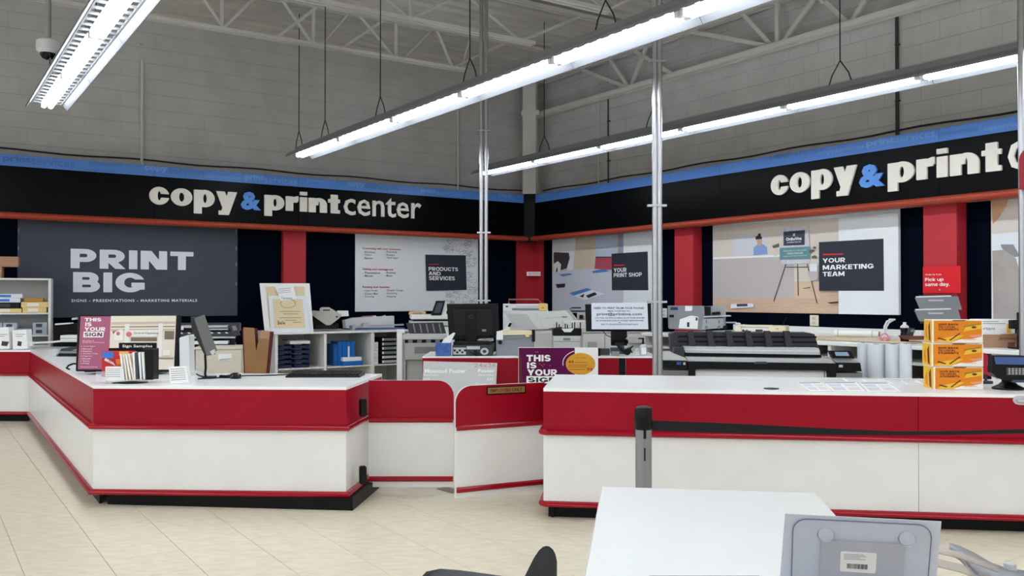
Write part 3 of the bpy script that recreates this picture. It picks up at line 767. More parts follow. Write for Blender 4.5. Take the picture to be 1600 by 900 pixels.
# YOUR MARKETING TEAM
pm = Poster('YOUR MARKETING TEAM poster with an easel photo on the right wall', WR_, 1114, 1407, 352, 487, poster_m, z1=2.6)
m1, m2, m3, m4 = mat('pr_room', (214, 205, 192), .5), mat('pr_desk', (190, 182, 180), .5), mat('pr_oak', (206, 176, 150), .5, var=.08, vs=3, stretch=(1, 1, 14, 0)), mat('pr_teal', (98, 142, 150), .5)
m5, m6, m7, m8 = mat('pr_navy', (58, 64, 84), .5), mat('pr_skin', (206, 160, 130), .5), mat('pr_scrub', (130, 160, 206), .5), mat('pr_leaf', (92, 100, 82), .5)
pm.poly(m1, [(1115, 352), (1312, 340), (1312, 494), (1115, 489)]); pm.poly(m3, [(1115, 466), (1312, 438), (1313, 495), (1115, 488)])
pm.poly(m2, [(1115, 404), (1221, 400), (1241, 402), (1241, 466), (1115, 467)]); pm.poly(paper, [(1115, 402), (1222, 398), (1222, 401), (1115, 405)]); pm.poly(mat('pr_floor', (214, 188, 160), .5), [(1241, 440), (1282, 439), (1282, 466), (1241, 466)])
pm.poly(mat('pr_shelf', (206, 208, 214), .5), [(1146, 370), (1196, 366), (1196, 398), (1146, 400)])
pm.poly(m8, [(1207, 384), (1218, 380), (1218, 386), (1209, 388)]); pm.poly(m1, [(1208, 389), (1216, 389), (1215, 400), (1210, 400)])
pm.poly(m7, [(1178, 387), (1184, 382), (1192, 381), (1199, 386), (1200, 397), (1178, 399)]); pm.poly(m6, [(1183, 374), (1191, 373), (1191.5, 381), (1188, 385), (1184, 381)]); pm.poly(ink, disc(1186.3, 372, 5.2, 4)); pm.poly(ink, disc(1187.5, 367, 2.3, 2.4)); pm.poly(m6, [(1183.2, 374), (1191, 373.5), (1191, 380), (1184, 381)])
mb = mat('pr_marble', (204, 204, 208), .5, var=.12, vs=20)
for a, b in (((1229, 412), (1209.5, 471)), ((1247, 412), (1248, 462)), ((1262, 412), (1277.5, 474)), ((1229, 417.6), (1263, 417.2))):
    dx, dy = b[0]-a[0], b[1]-a[1]; l_ = math.hypot(dx, dy); nx, ny = -dy/l_*.55, dx/l_*.55
    pm.poly(ink, [(a[0]-nx, a[1]-ny), (b[0]-nx, b[1]-ny), (b[0]+nx, b[1]+ny), (a[0]+nx, a[1]+ny)])
pm.poly(mb, [(1223, 356), (1265, 353), (1266, 412), (1222, 413)]); pm.poly(m5, [(1225.5, 362), (1259, 359.5), (1258.5, 383), (1225.5, 384)]); pm.poly(m4, [(1219.5, 387.5), (1267, 385), (1267, 405), (1219.5, 406)])
pm.text('OrthoViva', 1229.5, 1254, 371.5, 376.5, paper, .03); pm.text('INVISIBLE BRACES', 1231, 1253, 378, 380.2, paper); pm.text('x', 1240, 1244.5, 365, 369, paper, .02)
pm.text('WELCOME TO THE CLINIC', 1225, 1262, 391.5, 393.5, paper); pm.text('OPEN HOUSE', 1231, 1256, 395, 398, paper); pm.text('JOIN US THIS MONTH', 1225, 1262, 400, 402, paper)
for k in range(8): pm.poly(m8, disc(1272+rnd.uniform(-4, 5), 397+rnd.uniform(-10, 10), 2.6, 2, 8))
pm.poly(paper2, [(1267, 412), (1279, 412), (1278, 436), (1268, 436)]); pm.poly(m2, [(1264, 424), (1281, 424), (1279, 438), (1268, 439)])
pm.poly(paper2, [(1144, 475), (1178, 474), (1180, 480), (1143, 482)]); pm.poly(m5, [(1153, 475), (1169.5, 474.5), (1170, 478.5), (1153, 479)]); pm.poly(ink, [(1256, 450.5), (1268, 448.6), (1268, 450), (1258, 451)]); pm.poly(ink, [(1294, 472.6), (1312, 471), (1312, 473.4), (1300, 474.4)])
pm.poly(poster_m, [(1312.5, 342), (1406.5, 332), (1406.5, 497), (1312.5, 495)])
pm.poly(slate_dark, [(1282, 378.5), (1383, 373), (1383.5, 454.5), (1282, 454.5)]); pm.poly(ink_red, [(1288, 396.8), (1320, 396), (1320, 398), (1288, 399)])
pm.text('YOUR', 1288, 1323, 404, 411, paper, .05); pm.text('MARKETING', 1288, 1367.5, 414.6, 421.8, paper, .05); pm.text('TEAM', 1288, 1322, 425, 432, paper, .05)
# rightmost poster
pr = Poster('rightmost wall poster with a grey seated figure, cut by the picture edge', WR_, 1549, 1622, 317, 500, poster_cream, z1=2.6)
pr.poly(paper2, [(1550, 366), (1621, 360), (1621, 500), (1550, 500)]); pr.poly(mat('pr_arm', (206, 158, 122), .5), [(1550, 312), (1577, 310), (1572, 324), (1562, 340), (1552, 350)])
pr.poly(mat('pr_clay', (166, 160, 154), .5, var=.08, vs=4), [(1551, 392), (1570, 390), (1588, 404), (1598, 440), (1606, 500), (1552, 500)]); pr.poly(mat('pr_vase', (140, 140, 144), .5), [(1564, 382), (1584, 382), (1594, 400), (1586, 402), (1566, 388)])

# ------------------------------------------------------------------ vertical service poles
def pole(label, x, D, tops):
    p = P(x, 470, D=D); t = T('service_pole', label, 'pole', (p.x, p.y, 0), 0)
    for dx, r_ in tops:
        G().cyl((dx, 0, 0), (dx, 0, 5.72), r_, 12).build('pipe', galv, t, smooth=True)
    for z in (1.45, 2.35, 3.7): G().box(-.09, .09, -.03, .03, z, z+.02).build('pipe_strap', galv, t)
    for dx, r_ in tops: G().cyl((dx, 0, 3.3+dx), (dx, 0, 3.42+dx), r_+.006, 12).build('coupling', galv, t, smooth=True)
pole('pair of thin galvanised pipes rising behind the left monitor', 756, 11.75, ((-.035, .028), (.03, .026)))
pole('galvanised pipe pole standing right of the desk', 1026.5, 8.3, ((-.018, .026), (.026, .026)))
p = P(1597, 400, D=7.3)
t = T('service_pole', 'grey pole cut by the right picture edge', 'pole', (p.x, p.y, 0), 0)
G().cyl((0, 0, 0), (0, 0, 5.7), .026, 12).build('pipe', galv, t, smooth=True)
for z in (2.3, 3.9): box('bracket', t, galv, -.02, .3, -.015, .015, z, z+.02, .002)
p = P(1592, 245, D=7.23)
t = T('hanging_sign', 'red rounded sign cut by the right picture edge', 'sign', (p.x, p.y, 2.38), -30)
c = [(.0+.1*(1-math.cos(R(k))), .34-.1+.1*math.sin(R(k))) for k in range(0, 91, 15)]
G().prism(c + [(.5, .34), (.5, 0), (.0, 0)], 'y', -.01, .01).build('panel', red_trim, t)
G().prism(disc(.1, .2, .05), 'y', -.013, -.0101).build('white_mark', paper, t)
G().box(.0, .3, .011, .03, .1, .13).build('mount_bar', galv, t)

# security camera
p = P(75, 78, D=8.4)
t = T('security_camera', 'white dome security camera hanging from a pipe beside the left light', 'camera', p, 0)
G().cyl((0, 0, .09), (0, 0, 5.7-p.z), .028, 12).build('drop_pipe', galv, t, smooth=True)
G().lathe([(.03, .11), (.075, .10), (.1, .08), (.105, .02), (.1, -.01), (.085, -.02), (.06, -.022)], n=24).build('housing', white_enamel, t, smooth=True)
G().lathe([(.072, -.018), (.068, -.05), (.05, -.078), (.025, -.092), (.004, -.095)], n=20).build('dome', black_gl, t, smooth=True)
G().lathe([(.084, -.02), (.084, -.03), (.07, -.034), (.07, -.02)], n=20).build('bezel', white_enamel, t, smooth=True)

# ------------------------------------------------------------------ front counters
HL, HR = 0.865, 0.883
def face(par, p, q, h, zm, zb, m0=0.0, m1=0.0, seams=(), kick_in=(.05, .05)):
    """one straight front of a counter, from p (left) to q (right), as panels with rails"""
    p, q = Vector(p[:2]), Vector(q[:2]); d = q-p; l_ = d.length; a = math.atan2(d.y, d.x)
    e = [0.0] + [s_ for s_ in seams] + [l_]
    def pc(nm, m, g, **k):
        o = g.build(nm, m, par, loc=(p.x, p.y, 0), rz=a, **k); return o
    for x0, x1 in zip(e[:-1], e[1:]):
        pc('red_panel', red_lam, G().box(x0+.0012, x1-.0012, 0, .03, zm+.03, h-.022, .002))
        pc('white_panel', white_lam, G().box(x0+.0012, x1-.0012, 0, .03, zb+.03, zm+.03, .002))
    for z in (zm, zb):
        pr_ = [(.02, z), (-.02, z), (-.032, z+.006), (-.036, z+.018), (-.03, z+.03), (-.016, z+.037), (0, z+.039), (.02, z+.039)]
        n = len(pr_); V = [(-m0*(y-.02)/-.056*.036 if False else (y*m0), y, zz) for y, zz in pr_] + [(l_ + y*m1, y, zz) for y, zz in pr_]
        pc('trim_rail', red_trim, G().add(V, [(i, n+i, n+(i+1) % n, (i+1) % n) for i in range(n)] + [tuple(range(n)), tuple(range(2*n-1, n-1, -1))]), smooth=True)
    if kick_in: pc('kick_board', kick_m, G().box(kick_in[0], l_-kick_in[1], .05, .07, 0, zb+.01))
def miter(a, b):
    """tangent of half the turn between two directions (degrees)"""
    return math.tan(R(b-a)/2)
fl0 = P(146, 602.5, z=HL); fl1 = P(541, 604.5, z=HL); fl2 = P(597, 584, z=HL); il = P(47, 547, z=HL)
dfr = math.degrees(math.atan2(fl1.y-fl0.y, fl1.x-fl0.x)); ddi = math.degrees(math.atan2(fl0.y-il.y, fl0.x-il.x)); dsd = math.degrees(math.atan2(fl2.y-fl1.y, fl2.x-fl1.x))
th = Vector((-7.6, il.y+.06)); dth = math.degrees(math.atan2(il.y-th.y, il.x-th.x))
SL = [(th, il.xy, dth), (il.xy, fl0.xy, ddi), (fl0.xy, fl1.xy, dfr), (fl1.xy, fl2.xy, dsd)]
zmL, zbL = .553, .083
lc_ = T('service_counter', 'left service counter, red over white, bending back to the left', 'counter', (0, 0, 0), 0)
lc_obs = []
for k, (p, q, a) in enumerate(SL):
    m0 = miter(SL[k-1][2], a) if k else 0.0; m1 = -miter(a, SL[k+1][2]) if k < 3 else 0.0
    q2 = q
    if k == 3: q2 = p + (q-p)*.99
    face(lc_, p, q2, HL, zmL, zbL, m0, m1, seams=((q-p).length-.12,) if k == 1 else (), kick_in=None if k > 1 else (.05, .05))
    ks = (q-p).length
# end panel on the staff side and the black floor guard at the corner
bk = [Vector((-2.55, 7.45)), Vector((-5.3, 11.5)), Vector((-7.6, 11.55))]
br = fl2.xy
G().prism([tuple(br), tuple(bk[0]), (bk[0].x, bk[0].y-.04), (br.x-.05, br.y-.04)], 'z', .05, HL-.022).build('back_panel', white_lam, lc_)
G().prism([tuple(bk[0]), tuple(bk[1]), (bk[1].x-.04, bk[1].y), (bk[0].x-.05, bk[0].y-.02)], 'z', .05, HL-.022).build('back_panel', white_lam, lc_)
e1 = fl1.xy + (fl1.xy-fl0.xy).normalized()*.03
hg = P(572, 600, z=HL).xy
kp = [P(x, y, z=0).xy for x, y in ((168, 788), (551, 798), (593, 762))]
G().prism([tuple(v) for v in kp] + [(kp[2].x-.3, kp[2].y+.02), (kp[0].x+.3, kp[0].y+.5)], 'z', 0.0, zbL+.004).build('kick_plinth', kick_m, lc_)
ct = [th, il.xy, fl0.xy, fl1.xy, br] + bk
tag(G().prism([tuple(v) for v in ct], 'z', HL-.022, HL).build('countertop', white_top), 'white laminate top of the left service counter', 'countertop')
# hinges on the end face
for z in (.70, .21):
    g = G(); dd = (fl2.xy-fl1.xy).normalized(); hp = P(573, 600, z=HL).xy
    o = G().box(-.026, .026, -.03, .02, z-.065, z+.065, .01).build('hinge', black_pl, lc_, loc=(hp.x-.02, hp.y-.05, 0), rz=R(20))

# right counter
fr0 = P(849, 606.5, z=HR); AC = -7.4; dc = unit(AC); nc = Vector((dc.y, -dc.x)); fr1 = fr0.xy + dc*5.6
zmR, zbR = .566, .08
rc = T('service_counter', 'long right service counter, red over white, running out of the picture', 'counter', (0, 0, 0), 0)
sx = Plane(fr0, AC).t(1434)
face(rc, fr0, fr1, HR, zmR, zbR, -1.0, 0, seams=(sx, sx+2.2), kick_in=(.03, 0))
rb0 = P(868, 585, z=HR).xy; rb1 = rb0 + dc*5.6
lf = fr0.xy
face(rc, rb0, fr0.xy + (rb0-lf).normalized()*.0, HR, zmR, zbR, 0, 1.0, kick_in=(.0, .03))
G().prism([tuple(rb0), tuple(rb1), tuple(rb1+nc*.03), tuple(rb0+nc*.03)], 'z', .05, HR-.022).build('back_panel', white_lam, rc)
tag(G().prism([tuple(fr0.xy), tuple(fr1), tuple(rb1), tuple(rb0)], 'z', HR-.022, HR).build('countertop', white_top), 'white laminate top of the right service counter', 'countertop')
p = P(1205, 607.5, z=HR)
tag(G().lathe([(.012, 0), (.05, 0), (.052, .004), (.034, .006), (.012, .001)], n=20).build('cable_grommet', black_pl, None, loc=(p.x, p.y, HR), smooth=True), 'round black cable hole in the right counter top', 'grommet')
# chrome handle at the right edge
pl = Plane(fr0.xy + nc*.0, AC); a_, z_ = pl.tz(1581, 625); q = pl.at(a_)
t = T('drawer_handle', 'chrome pull handle on the red front at the right picture edge', 'handle', (q.x, q.y, z_), AC)
G().prism([(.04+.04*math.cos(R(k)), .03*math.sin(R(k))) for k in range(90, 271, 20)] + [(.2, -.03), (.2, .03)], 'y', -.008, 0).build('backplate', silver, t)
G().tube([(.03, -.012, -.004), (.05, -.035, -.004), (.12, -.045, -.006), (.2, -.04, -.01)], .011, 8).build('grip', silver, t, smooth=True)

# ------------------------------------------------------------------ swing gates
def gate(label, p0, p1, ztop, zbot, zrail, zlow, round_right, plaque=False):
    p0, p1 = Vector(p0[:2]), Vector(p1[:2]); d = p1-p0; l_ = d.length; a = math.atan2(d.y, d.x)
    t = T('swing_gate', label, 'gate', (p0.x, p0.y, 0), math.degrees(a), 'employee gates')
    r_ = .12
    arc = [(r_*math.cos(R(k)), r_*math.sin(R(k))) for k in range(0, 91, 15)]
    if round_right: top = [(0, ztop)] + [(l_-r_+x, ztop-r_+z) for x, z in arc[::-1]]; po = top + [(l_, zrail+.02), (0, zrail+.02)]
    else: top = [(r_-x, ztop-r_+z) for x, z in arc] + [(l_, ztop)]; po = top + [(l_, zrail+.02), (0, zrail+.02)]
    po2 = po
    G().prism(po, 'y', 0, .008).build('red_panel', red_lam, t)
    G().prism([(x, z if z > zrail+.05 else zbot) for x, z in po], 'y', .0082, .03).build('core_board', white_lam, t)
    G().box(0, l_, 0, .008, zbot, zrail+.018, .001).build('white_panel', white_lam, t)
    for z, nm in ((zrail, 'trim_rail'), (zlow, 'bumper_rail')):
        G().prism([(.001, z-.002), (-.012, z), (-.02, z+.01), (-.02, z+.026), (-.012, z+.036), (.001, z+.038)], 'x', .004, l_-.004).build(nm, red_trim, t, smooth=True)
    return t, l_
g0 = P(576, 594.5, z=HL); g1 = P(709, 594.5, z=HL)
gt, l_ = gate('left swing gate with plain red upper panel', g0, g1, HL, .05, .545, .095, True)
h0 = P(712.5, 606.5, z=.85); h1 = P(851, 600, z=.85)
gt2, l2 = gate('right swing gate with an employees only plaque', h0, h1, .862, .06, .545, .1, False, True)
k = G().prism([(.34*l2+x, .795+z) for x, z in ((0, .008), (.008, 0), (.30, 0), (.308, .008), (.308, .042), (.30, .05), (.008, .05), (0, .042))], 'y', -.006, 0).build('plaque', mat('brass', (150, 120, 66), .4, metal=.3), gt2, label='brass employees only plaque')
outline(k, kick_m, .34*l2-.004, .34*l2+.312, .791, .849, -.008, .007, 'plaque_border', .008)
text(k, 'EMPLOYEES ONLY', .34*l2+.024, .34*l2+.284, .808, .832, -.0066, mat('dark_red_ink', (90, 20, 24), .5), .02)
# grey patch, darker than the tiles, on the floor between the gates
q = [P(x, y, z=0).xy for x, y in ((682, 764), (699, 761), (722, 768), (706, 771))]
tag(G().prism([tuple(v) for v in q], 'z', .0, .004).build('floor_patch', mat('patch_grey', (120, 116, 108), .7)), 'grey patch of floor under the gap between the gates', 'floor patch')

# ------------------------------------------------------------------ foreground: table, sign, chair, stanchion
ZTB = .72
ta = P(940, 760, z=ZTB); tb = P(1275, 770, z=ZTB); AT = math.degrees(math.atan2(tb.y-ta.y, tb.x-ta.x))
wt = (tb-ta).xy.length
t = T('work_table', 'white laminate table in the foreground', 'table', (ta.x, ta.y, 0), AT)
G().box(0, wt, -1.46, 0, ZTB-.028, ZTB, .004).build('table_top', mat('table_laminate', (227, 228, 224), .28, var=.015, vs=5), t)
for x, y in ((.08, -.08), (wt-.08, -.08), (.08, -1.38), (wt-.08, -1.38)): G().cyl((x, y, 0), (x, y, ZTB-.028), .025, 12).build('leg', galv, t, smooth=True)
G().box(.08, wt-.08, -.09, -.07, ZTB-.11, ZTB-.03).build('apron', light_grey, t)
# sign holder seen from behind
D_ = 2.3
c0 = P(1228, 803, D=D_+.02); c1 = P(1471, 812, D=D_-.06)
a = math.degrees(math.atan2(c1.y-c0.y, c1.x-c0.x)); ws = (c1-c0).length
t = T('sign_holder', 'clear sign holder seen from behind with a barcode sticker', 'sign holder', (c0.x, c0.y, ZTB), a)
hz = c0.z-ZTB
tilt = -.10
def tl(x, z, y=0): return (x, y + tilt*(hz-z)*-1*-1, z)
sh = G(); b0, b1 = -.012, ws-.0
sh.add([(b0, -.0+.07, 0), (b1, .07, 0), (b1, 0, hz), (b0-.002+.012, 0, hz), (b0, .074, 0), (b1, .074, 0), (b1, .004, hz), (b0+.010, .004, hz)],
       [(0,1,2,3), (5,4,7,6), (0,4,5,1), (1,5,6,2), (2,6,7,3), (3,7,4,0)])
sh.build('insert_card', mat('card_back', (196, 198, 206), .5), t)
def yy(z): return .07*(1-z/hz)
def plate(nm, m, pts, off, th=.002, par=t, **k):
    g = G(); n = len(pts)
    g.add([(x, yy(z)-off-th, z) for x, z in pts] + [(x, yy(z)-off, z) for x, z in pts], [(i, (i+1) % n, n+(i+1) % n, n+i) for i in range(n)] + [tuple(range(n))[::-1], tuple(range(n, 2*n))])
    return g.build(nm, m, par, **k)
def rr(x0, x1, z0, z1, r_, n=5):
    o = []
    for cx, cz, a0 in ((x1-r_, z1-r_, 0), (x0+r_, z1-r_, 90), (x0+r_, z0+r_, 180), (x1-r_, z0+r_, 270)):
        o += [(cx+r_*math.cos(R(a0+90*k/n)), cz+r_*math.sin(R(a0+90*k/n))) for k in range(n+1)]
    return o[::-1]
plate('clear_plate', acrylic, rr(.018, ws-.022, .004, hz-.01, .035), .004, .003)
pe = rr(.018, ws-.022, .004, hz-.01, .035)
G().tube([(x, yy(z)-.006, z) for x, z in pe] + [(pe[0][0], yy(pe[0][1])-.006, pe[0][1])], .0016, 5).build('plate_edge', mat('edge_blue_grey', (96, 108, 124), .3), t)
gp = plate('grey_backing', mat('backing_grey', (168, 168, 174), .6), [(.088, .02), (.292, .02), (.292, hz-.066), (.088, hz-.066)][::-1], .0072, .001)
st = plate('sticker', mat('sticker', (222, 218, 212), .6), rr(.138, .226, hz-.152, hz-.094, .005), .0085, .0005, label='white barcode sticker')
for k, (z, l) in enumerate(((hz-.101, .045), (hz-.1055, .05), (hz-.110, .036), (hz-.1145, .048))):
    plate('print_line', ink_grey, [(.146, z-.0014), (.146+l*1.1, z-.0014), (.146+l*1.1, z), (.146, z)][::-1], .0092, .0003, par=st)
x = .155
while x < .206:
    w_ = rnd.choice([.0007, .0013, .002]); plate('barcode_bar', ink, [(x, hz-.142), (x+w_, hz-.142), (x+w_, hz-.128), (x, hz-.128)][::-1], .0092, .0003, par=st); x += w_+rnd.choice([.0008, .0014])
for cx in (.10, .296):
    G().lathe([(.0, .0), (.012, .001), (.019, .004), (.0195, .008), (.014, .011), (.004, .012)], n=24).build('suction_cup', acrylic, t, smooth=True, loc=(cx, yy(hz-.05)-.005, hz-.05), rot=(R(90), 0, 0))
for cx in (.10, .296):
    G().tube([(cx+.0205*math.cos(R(k)), yy(hz-.05)-.007, hz-.05+.0165*math.sin(R(k))) for k in range(0, 361, 20)], .0011, 5).build('cup_rim', MATS['edge_blue_grey'], t)
G().box(-.012, ws, -.06, .10, 0, .003).build('foot_plate', acrylic, t)
p = P(1222, 900, z=ZTB+.01)
tag(G().tube([(.035*math.cos(R(k)), .02*math.sin(R(k)), 0) for k in range(0, 361, 20)], .0025, 5).build('clear_ring', acrylic, None, loc=(p.x, p.y-.01, ZTB+.004)), 'small clear plastic ring on the table left of the sign holder', 'ring')
# office chair left of the table
p = P(845, 900, D=2.4); 
t = T('office_chair', 'black office chair left of the white table, only its top showing', 'chair', (p.x-.05, 2.2, 0), 0)
cx, cy = t.location.x, t.location.y
def L_(v): return (v.x-cx, v.y-cy, v.z)
bp = [P(x, y, D=2.42) for x, y in ((812, 925), (820, 900), (834, 872), (842, 860), (848, 854.5), (853, 853), (858, 853.5), (864, 858.5), (868, 866), (870.5, 878), (869.5, 893), (862, 912), (856, 930))]
g = G(); n = len(bp)
g.add([L_(v) for v in bp] + [(v.x-cx-.02, v.y-cy-.36, v.z-.02) for v in bp], [(i, (i+1) % n, n+(i+1) % n, n+i) for i in range(n)] + [tuple(range(n))[::-1], tuple(range(n, 2*n))])
o = g.build('backrest', mat('black_fabric', (16, 16, 18), .8, bump=.2, bs=200), t, smooth=True)
ap = [P(x, y, D=2.35) for x, y in ((655, 905), (666, 893), (688, 888.5), (720, 891), (765, 897), (800, 902))]
g = G()
for i, v in enumerate(ap): pass
V = []
for v in ap: V += [(v.x-cx, v.y-cy, v.z), (v.x-cx, v.y-cy-.09, v.z), (v.x-cx, v.y-cy-.09, v.z-.035), (v.x-cx, v.y-cy, v.z-.035)]
Fc = [(0,1,2,3), tuple(len(V)-1-k for k in range(4))]
for i in range(len(ap)-1):
    for k in range(4): Fc.append((i*4+k, i*4+(k+1) % 4, (i+1)*4+(k+1) % 4, (i+1)*4+k)[::-1])
g.add(V, Fc); g.build('armrest', black_pl, t, smooth=True)
box('seat', t, MATS['black_fabric'], -.4, .0, -.5, .1, .40, .48, .03)
G().cyl((-.2, -.2, .08), (-.2, -.2, .40), .03, 12).build('gas_post', black_pl, t, smooth=True)
for k in range(5):
    a = R(72*k+10); G().cyl((-.2, -.2, .1), (-.2+.3*math.cos(a), -.2+.3*math.sin(a), .07), .025, 8, .016).build('base_arm', black_pl, t); G().cyl((-.2+.3*math.cos(a), -.22+.3*math.sin(a), .03), (-.2+.3*math.cos(a), -.18+.3*math.sin(a), .03), .03, 12).build('caster', black_pl, t, smooth=True)
G().box(-.03, .02, -.3, -.05, .47, .62, .01).build('back_bracket', black_pl, t)
G().box(-.34, -.30, .02, .06, .44, ap[2].z-.02, .006).build('arm_post', black_pl, t)
# second chair arm at the lower edge over the table
p = P(1006, 897, D=2.1)
t = T('chair_armrest', 'black chair back edge showing at the bottom of the picture before the table', 'chair', (p.x, p.y, 0), 0)
G().box(0, .28, -.05, 0, p.z-.5, p.z, .012).build('backrest', black_pl, t)
for x in (.05, .23): G().cyl((x, -.025, 0), (x, -.025, p.z-.48), .014, 8).build('leg', black_pl, t)
G().box(.0, .28, -.4, -.05, .4, .45, .02).build('seat', black_pl, t)
# grey moulded plastic piece right of the sign holder
t0 = P(1484, 850, D=3.05)
t = T('display_stand', 'grey bent plastic stand piece at lower right beside the sign holder', 'stand', (t0.x, t0.y, 0), 0)
def strip3(nm, m, rows, par):
    g = G(); k = len(rows[0])
    for r_ in rows: g.v += [(v.x-t0.x, v.y-t0.y, v.z) for v in r_]
    for i in range(len(rows)-1):
        for j in range(k-1): g.f.append((i*k+j, i*k+j+1, (i+1)*k+j+1, (i+1)*k+j))
    o = g.build(nm, m, par, smooth=True); sm = o.modifiers.new('s', 'SOLIDIFY'); sm.thickness = .008; return o
gp_ = mat('grey_film', (150, 152, 158), .35)
up_ = ((1484, 848), (1500, 853), (1522, 863), (1547, 878), (1572, 887), (1600, 891), (1640, 897))
lo_ = ((1484, 858), (1499, 867), (1508, 877), (1514, 888), (1526, 898), (1550, 912), (1590, 930))
strip3('upper_leaf', gp_, [[P(*u, D=3.05-.02*k), P((u[0]+l[0])/2, (u[1]+l[1])/2-2, D=2.96-.02*k), P(*l, D=2.86-.02*k)] for k, (u, l) in enumerate(zip(up_, lo_))], t)
strip3('leaf_fold', mat('grey_fold', (120, 122, 128), .4), [[P(*l, D=2.86-.02*k), P(l[0]+1, l[1]+9, D=2.88-.02*k)] for k, l in enumerate(lo_[:5])], t)
fm = mat('clear_film', (206, 196, 186), .3, alpha=.6)
for k, (ya, yb) in enumerate(((852, 860), (871, 882))):
    strip3('clear_leaf', fm, [[P(1440, ya-4, D=2.8), P(1440, yb-4, D=2.78)], [P(1500, ya+10, D=2.8), P(1500, yb+10, D=2.78)], [P(1560, ya+32, D=2.8), P(1560, yb+32, D=2.78)]], t)
G().cyl((.15, -.1, 0), (.15, -.1, .62), .02, 8).build('stem', light_grey, t); G().lathe([(.2, 0), (.2, .012), (.03, .03)], (.15, -.1, 0), 20).build('base', light_grey, t, smooth=True)
# stanchion with retractable belt
D_ = 4.87; p = P(1005.5, 700, D=D_); zt = P(1005, 635, D=D_).z; s_ = S(D_)
t = T('belt_stanchion', 'grey stanchion post with black belt before the right counter', 'stanchion', (p.x, p.y, 0), 0)
rp = 12.7*s_
G().lathe([(.17, 0), (.17, .015), (.16, .022), (rp, .04)], n=28).build('base', dark_grey, t, smooth=True)
G().cyl((0, 0, .03), (0, 0, zt-.1), rp, 24).build('post', grey_steel, t, smooth=True)
hd = G().lathe([(rp*1.0, zt-.125), (rp*1.08, zt-.12), (rp*1.08, zt-.02), (rp*.95, zt-.005), (rp*.7, zt), (.0, zt+.001)], n=24).build('belt_head', black_pl, t, smooth=True)
for a in (0, 120, 240):
    G().box(-.007, .007, -rp*1.2, -rp*.9, zt-.17, zt-.04, .003).build('belt_slot', black_gl, hd, rz=R(a))
G().box(-.004, .004, -rp*1.02, -rp*.98, zt-.29, zt-.22).build('scuff', black_pl, t)
pts = [(1018, 657, 673), (1060, 658.5, 674.5), (1120, 660.5, 676.5), (1200, 664.5, 678.5), (1300, 669.5, 679.5), (1400, 674, 680), (1480, 673.5, 679.5), (1600, 670.5, 677), (1680, 668, 676)]
g = G()
for i, (x, y0, y1) in enumerate(pts):
    Db = 4.87 + .16*i/8
    a, b = P(x, y0, D=Db), P(x, y1, D=Db); g.v += [(a.x-p.x, a.y-p.y, a.z), (b.x-p.x, b.y-p.y, b.z)]
    if i: g.f.append((2*i-2, 2*i-1, 2*i+1, 2*i))
o = g.build('belt', mat('belt_web', (20, 20, 22), .7), t); sm = o.modifiers.new('s', 'SOLIDIFY'); sm.thickness = .003

# ------------------------------------------------------------------ helpers for furniture and goods seen at a known depth
class Th:
    """a thing whose base stands at picture point (x, y) at depth D; dims by picture size at that depth"""
    def __init__(s, name, label, cat, x, y, D=None, z=None, a=0.0, group=None, zb=None):
        p = P(x, y, D=D) if D else P(x, y, z=z)
        s.D = p.y; s.x = x; s.y = y; s.k = p.y/F; s.ca = max(.3, math.cos(R(a)))
        s.zb = p.z if zb is None else zb
        s.y = y if zb is None else y + (p.z-zb)/s.k
        s.o = T(name, label, cat, (p.x, p.y, s.zb), a, group)
    def X(s, x): return (x-s.x)*s.k/s.ca
    def Z(s, y): return (s.y-y)*s.k
    def box(s, nm, m, xa, xb, yt, yb, d0=0.0, d1=.1, b=.004, par=None, **k):
        return G().box(s.X(xa), s.X(xb), d0, d1, s.Z(yb), s.Z(yt), b).build(nm, m, par or s.o, **k)
    def zbox(s, nm, m, xa, xb, z0, z1, d0=0.0, d1=.1, b=.004, par=None, **k):
        return G().box(s.X(xa), s.X(xb), d0, d1, z0, z1, b).build(nm, m, par or s.o, **k)
    def poly(s, nm, m, pts, d0=0.0, d1=.1, par=None, **k):
        return G().prism([(s.X(x), s.Z(y)) for x, y in pts], 'y', d0, d1).build(nm, m, par or s.o, **k)
    def text(s, st, xa, xb, yt, yb, d, m, bold=0, par=None, wt=None, name='lettering', space=1.0):
        if wt: return heavy(par or s.o, st, s.X(xa), s.X(xb), s.Z(yb), s.Z(yt), d, m, wt, name=name)
        return text(par or s.o, st, s.X(xa), s.X(xb), s.Z(yb), s.Z(yt), d, m, bold, name, space)
    def tube(s, nm, m, pts, r_, par=None, n=6):
        return G().tube([(s.X(x), d, s.Z(y)) for x, y, d in pts], r_, n).build(nm, m, par or s.o, smooth=True)
def copy_tree(o, loc=None, label=None, parent=None):
    c = o.copy(); COL.objects.link(c)
    if parent: c.parent = parent
    if loc is not None: c.location = loc
    if label: c['label'] = label
    for ch in o.children: copy_tree(ch, None, None, c)
    return c
white_mark = paper
ZD = .80                                              # desk height
ZWL, ZWR = .97, 1.02                                  # work tops along the walls

